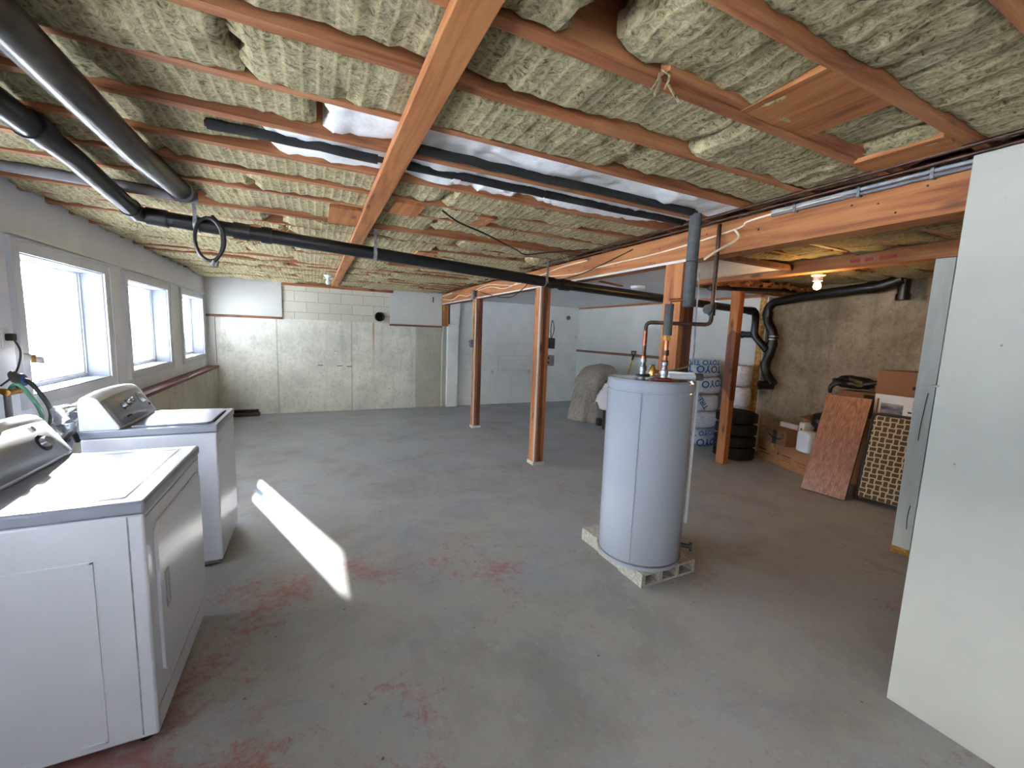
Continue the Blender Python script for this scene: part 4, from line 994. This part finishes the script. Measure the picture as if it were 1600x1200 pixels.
# ------------------------------------------------------------------ boxes and panels on the right
def cuboid_box(name,c,size,rz,mt,label,open_top=False,extra=None,cat='box'):
    t=empty(name,(c[0],c[1],c[2]),label=label,cat=cat); rot=Euler((0,0,rz)).to_matrix()
    sx_,sy_,sz_=size
    m=MB(); m.box(c[0]-sx_/2,c[0]+sx_/2,c[1]-sy_/2,c[1]+sy_/2,c[2],c[2]+sz_,rot,(c[0],c[1],c[2])); m.build('carton',mt,t,bevel=.003)
    return t,rot,Vector(c)
def onface(t,rot,c,size,y0,y1,z0,z1,mt,name,d=.0015):
    m=MB(); sx_=size[0]; m.box(c.x-sx_/2-d,c.x-sx_/2+.001,c.y+y0,c.y+y1,c.z+z0,c.z+z1,rot,c); return m.build(name,mt,t)
rzb=R(-18)
# long low carton : face from (5.20,3.44) to (4.96,2.66)
LB=(5.33,2.95,0); lsz=(.28,.80,.27)
t,rot,c=cuboid_box('long_carton',LB,lsz,rzb,'card','long low brown carton on the floor under the smaller boxes')
for (y0,y1,z0,z1) in ((-.14,.0,.14,.15),(-.14,-.02,.115,.12),(-.14,-.015,.085,.09),(.26,.38,.13,.145),(.2,.36,.09,.10),(.05,.07,.13,.16),(-.36,-.2,.12,.125),(-.36,-.25,.08,.085)):
    onface(t,rot,c,lsz,y0,y1,z0,z1,'ink','printed_mark')
m=MB(); vs=m.box(c.x-lsz[0]/2-.0015,c.x-lsz[0]/2+.001,c.y+.10,c.y+.19,c.z+.18,c.z+.24,rot,c); m.build('torn_tape','osb',t)
# open carton with a curved arrow mark
OB=(5.25,3.04,.272); osz=(.20,.33,.19)
t,rot,c=cuboid_box('open_carton',OB,osz,rzb,'cardp','open brown carton with a curved dark arrow mark, on the long carton')
m=MB(); vs=m.box(c.x-osz[0]/2-.09,c.x-osz[0]/2+.005,c.y-.17,c.y+.20,c.z+.188,c.z+.192)
for v in vs:
    q=v.co-c; k=(-osz[0]/2-q.x); 
    if k>0.02: q.z-=-.006
    v.co=rot@q+c
m.build('flap','cardp',t)
m=MB(); pts=[]
for i in range(13):
    u=i/12; y=.115-.235*u; z=.125-.055*math.sin(math.pi*(u*.75+.08)); pts.append(rot@Vector((-osz[0]/2-.002,y,z))+c)
m.tube(pts,lambda u:.004+.005*math.sin(math.pi*min(1,u+.1)),6,2)
q=rot@Vector((-osz[0]/2-.002,-.12,.118))+c
m.tube([rot@Vector((-osz[0]/2-.002,-.085,.135))+c,rot@Vector((-osz[0]/2-.002,-.128,.142))+c,rot@Vector((-osz[0]/2-.002,-.125,.105))+c],.003,6,4)
m.build('arrow_mark','ink',t)
onface(t,rot,c,osz,-.02,.045,.0,.17,'ink','dark_tape',.001)
t,rot,c=cuboid_box('white_carton',(5.43,3.06,.272),(.06,.28,.24),rzb,'boxwhite','narrow white carton lying behind the open brown carton')
t,rot,c=cuboid_box('label_carton',(5.32,2.815,.272),(.14,.07,.31),rzb,'boxwhite','small upright white carton with a tiny green label')
onface(t,rot,c,(.14,.07,.31),-.012,.012,.20,.24,'green','green_label'); onface(t,rot,c,(.14,.07,.31),-.02,.01,.12,.13,'ink','small_print')
t,rot,c=cuboid_box('wide_carton',(5.51,2.80,.272),(.10,.24,.36),rzb,'cardp','brown carton against the stained wall behind the black bag')
m=MB(); vs=m.box(5.30,5.46,2.62,2.92,.64,.644,Euler((0,R(-12),rzb)).to_matrix()); m.build('flap','cardd',t)
# white rounded bin
wbn=empty('white_bin',(5.11,2.67,.272),label='white rounded plastic bin standing on the long carton',cat='bin')
m=MB(); m.box(5.03,5.20,2.575,2.765,.273,.52,Euler((0,0,rzb)).to_matrix()); m.build('bin_body','whitepl',wbn,True,bevel=.035,seg=5)
# black bag on top of the boxes
def blob(name,c,s_,seed,mt,lb,cat,amp=.25,fr=6):
    m=MB(); m.sphere((0,0,0),1,(1,1,1),36,24)
    for v in m.b.verts:
        d=1+amp*noise.noise(v.co*1.6+Vector((seed,0,0)))+amp*.35*noise.noise(v.co*fr+Vector((0,seed,0)))
        v.co=Vector((v.co.x*s_[0]*d+c[0],v.co.y*s_[1]*d+c[1],max(-s_[2]*.85,v.co.z*s_[2]*d)+c[2]))
    return tag(m.build(name,mt,None,True),lb,cat)
blob('black_bag',(5.24,2.60,.64),(.09,.13,.10),4,'bagblack','black bag slumped over the boxes left of the leaning panel','bag')
# tall brown carton behind the panel, with a black bag on it
t,rot,c=cuboid_box('tall_carton',(5.44,2.335,0),(.22,.40,1.02),R(-6),'cardd','tall brown carton standing behind the leaning oak panel')
onface(t,rot,c,(.22,.40,1.02),-.2,-.05,.75,1.0,'ink','dark_label')
blob('glossy_black_bag',(5.36,2.42,1.115),(.10,.19,.075),9,'bagblack','glossy black bag lying on top of the tall carton','bag',.35,5)
m=MB(); m.tube([(5.3,2.30,1.11),(5.3,2.20,1.14),(5.28,2.13,1.15)],lambda u:.04*(1-u*.7),10,4); m.tube([(5.36,2.47,1.11),(5.31,2.55,1.10),(5.28,2.59,1.05),(5.27,2.60,.98)],lambda u:.045*(1-u*.7),10,4)
m.jitter(.01,14); o=m.build('bag_tail','bagblack',bpy.data.objects['glossy_black_bag'],True)
# picture box and plain box at the right
t,rot,c=cuboid_box('stool_carton',(5.30,1.92,0),(.36,.36,.80),R(-5),'cardd','dark brown carton on the floor under the picture carton')
t,rot,c=cuboid_box('picture_carton',(5.27,1.92,.802),(.34,.36,.245),R(-5),'boxwhite','white carton with a dark product picture, under a plain brown one')
ps=(.34,.36,.245); onface(t,rot,c,ps,-.06,.12,.02,.16,'photo','printed_picture'); onface(t,rot,c,ps,-.17,-.13,.12,.21,'darkpl','printed_picture'); onface(t,rot,c,ps,.14,.155,.05,.2,'cardd','side_print'); onface(t,rot,c,ps,-.13,-.1,.09,.105,'ink','small_print'); onface(t,rot,c,ps,-.17,-.09,.03,.06,'cardd','small_print')
t,rot,c=cuboid_box('plain_carton',(5.27,1.93,1.05),(.34,.34,.235),R(-5),'cardp','plain brown carton on top of the picture carton')
onface(t,rot,c,(.34,.34,.235),-.15,-.12,.07,.10,'ink','small_mark')
# leaning laminate panel : base (4.57,2.40)-(4.62,2.03), leaning on the tall carton
def leaner(name,p0,p1,lean,h,th,mt,lb,cat,rad=0):
    # p0,p1 base line ends, leans in direction 'lean' (x)
    t=empty(name,((p0[0]+p1[0])/2,(p0[1]+p1[1])/2,0),label=lb,cat=cat)
    return t
pn=leaner('leaning_panel',(4.57,2.40),(4.62,2.03),0,0,0,'','wood grain laminate panel leaning against the cartons','panel')
P0,P1=Vector((4.60,2.42,.004)),Vector((4.65,2.045,.004)); U=(P1-P0); UW=U.length; U.normalize()
lean=Vector((-U.y,U.x,0));  lean=-lean if lean.x<0 else lean
Hh=.985; top_=Vector((lean.x*.38,lean.y*.38,Hh)); Vd=top_.normalized(); Nn=U.cross(Vd).normalized(); Nn=-Nn if Nn.x>0 else Nn
def slab(m,u0,u1,v0,v1,d0,d1):
    vs=m.box(0,1,0,1,0,1)
    for v in vs:
        a=u0+(u1-u0)*v.co.x; b=v0+(v1-v0)*v.co.y; d=d0+(d1-d0)*v.co.z
        v.co=P0+U*a+Vd*b+Nn*d
L_=top_.length
m=MB(); slab(m,0,UW,0.006,L_,0,.004); m.build('laminate_face','laminate',pn)
m=MB(); slab(m,0,UW,0.006,L_+.002,-.022,-.0005); m.build('panel_core','panelback',pn)
# folded lounger pad / table with basket weave
fw=empty('folding_chaise',(4.85,1.86,0),label='folded chair with brown and cream basket-weave fabric leaning by the white post',cat='folding chair')
P0,P1=Vector((4.80,2.02,.02)),Vector((4.86,1.64,.02)); U=(P1-P0); UW=U.length; U.normalize(); lean=Vector((-U.y,U.x,0)); lean=-lean if lean.x<0 else lean
Hh=.84; top_=Vector((lean.x*.18,lean.y*.18,Hh)); Vd=top_.normalized(); Nn=U.cross(Vd).normalized(); Nn=-Nn if Nn.x>0 else Nn; L_=top_.length
m=MB(); slab(m,0.015,UW-.015,0.03,L_-.02,0,.035); m.build('woven_fabric','weave',fw,bevel=.012,seg=3)
m=MB(); c4=[P0+U*a+Vd*b+Nn*.0 for a,b in ((0,.0),(0,L_),(UW,L_),(UW,.0))]
m.elbow([c4[0],c4[1],c4[2],c4[3]],.012,.05,12); m.build('tube_frame','darkpl',fw,True)
m=MB(); m.elbow([c4[0]+lean*.035,c4[1]+lean*.03,c4[2]+lean*.03,c4[3]+lean*.035],.011,.05,12); m.build('rear_frame','abs',fw,True)
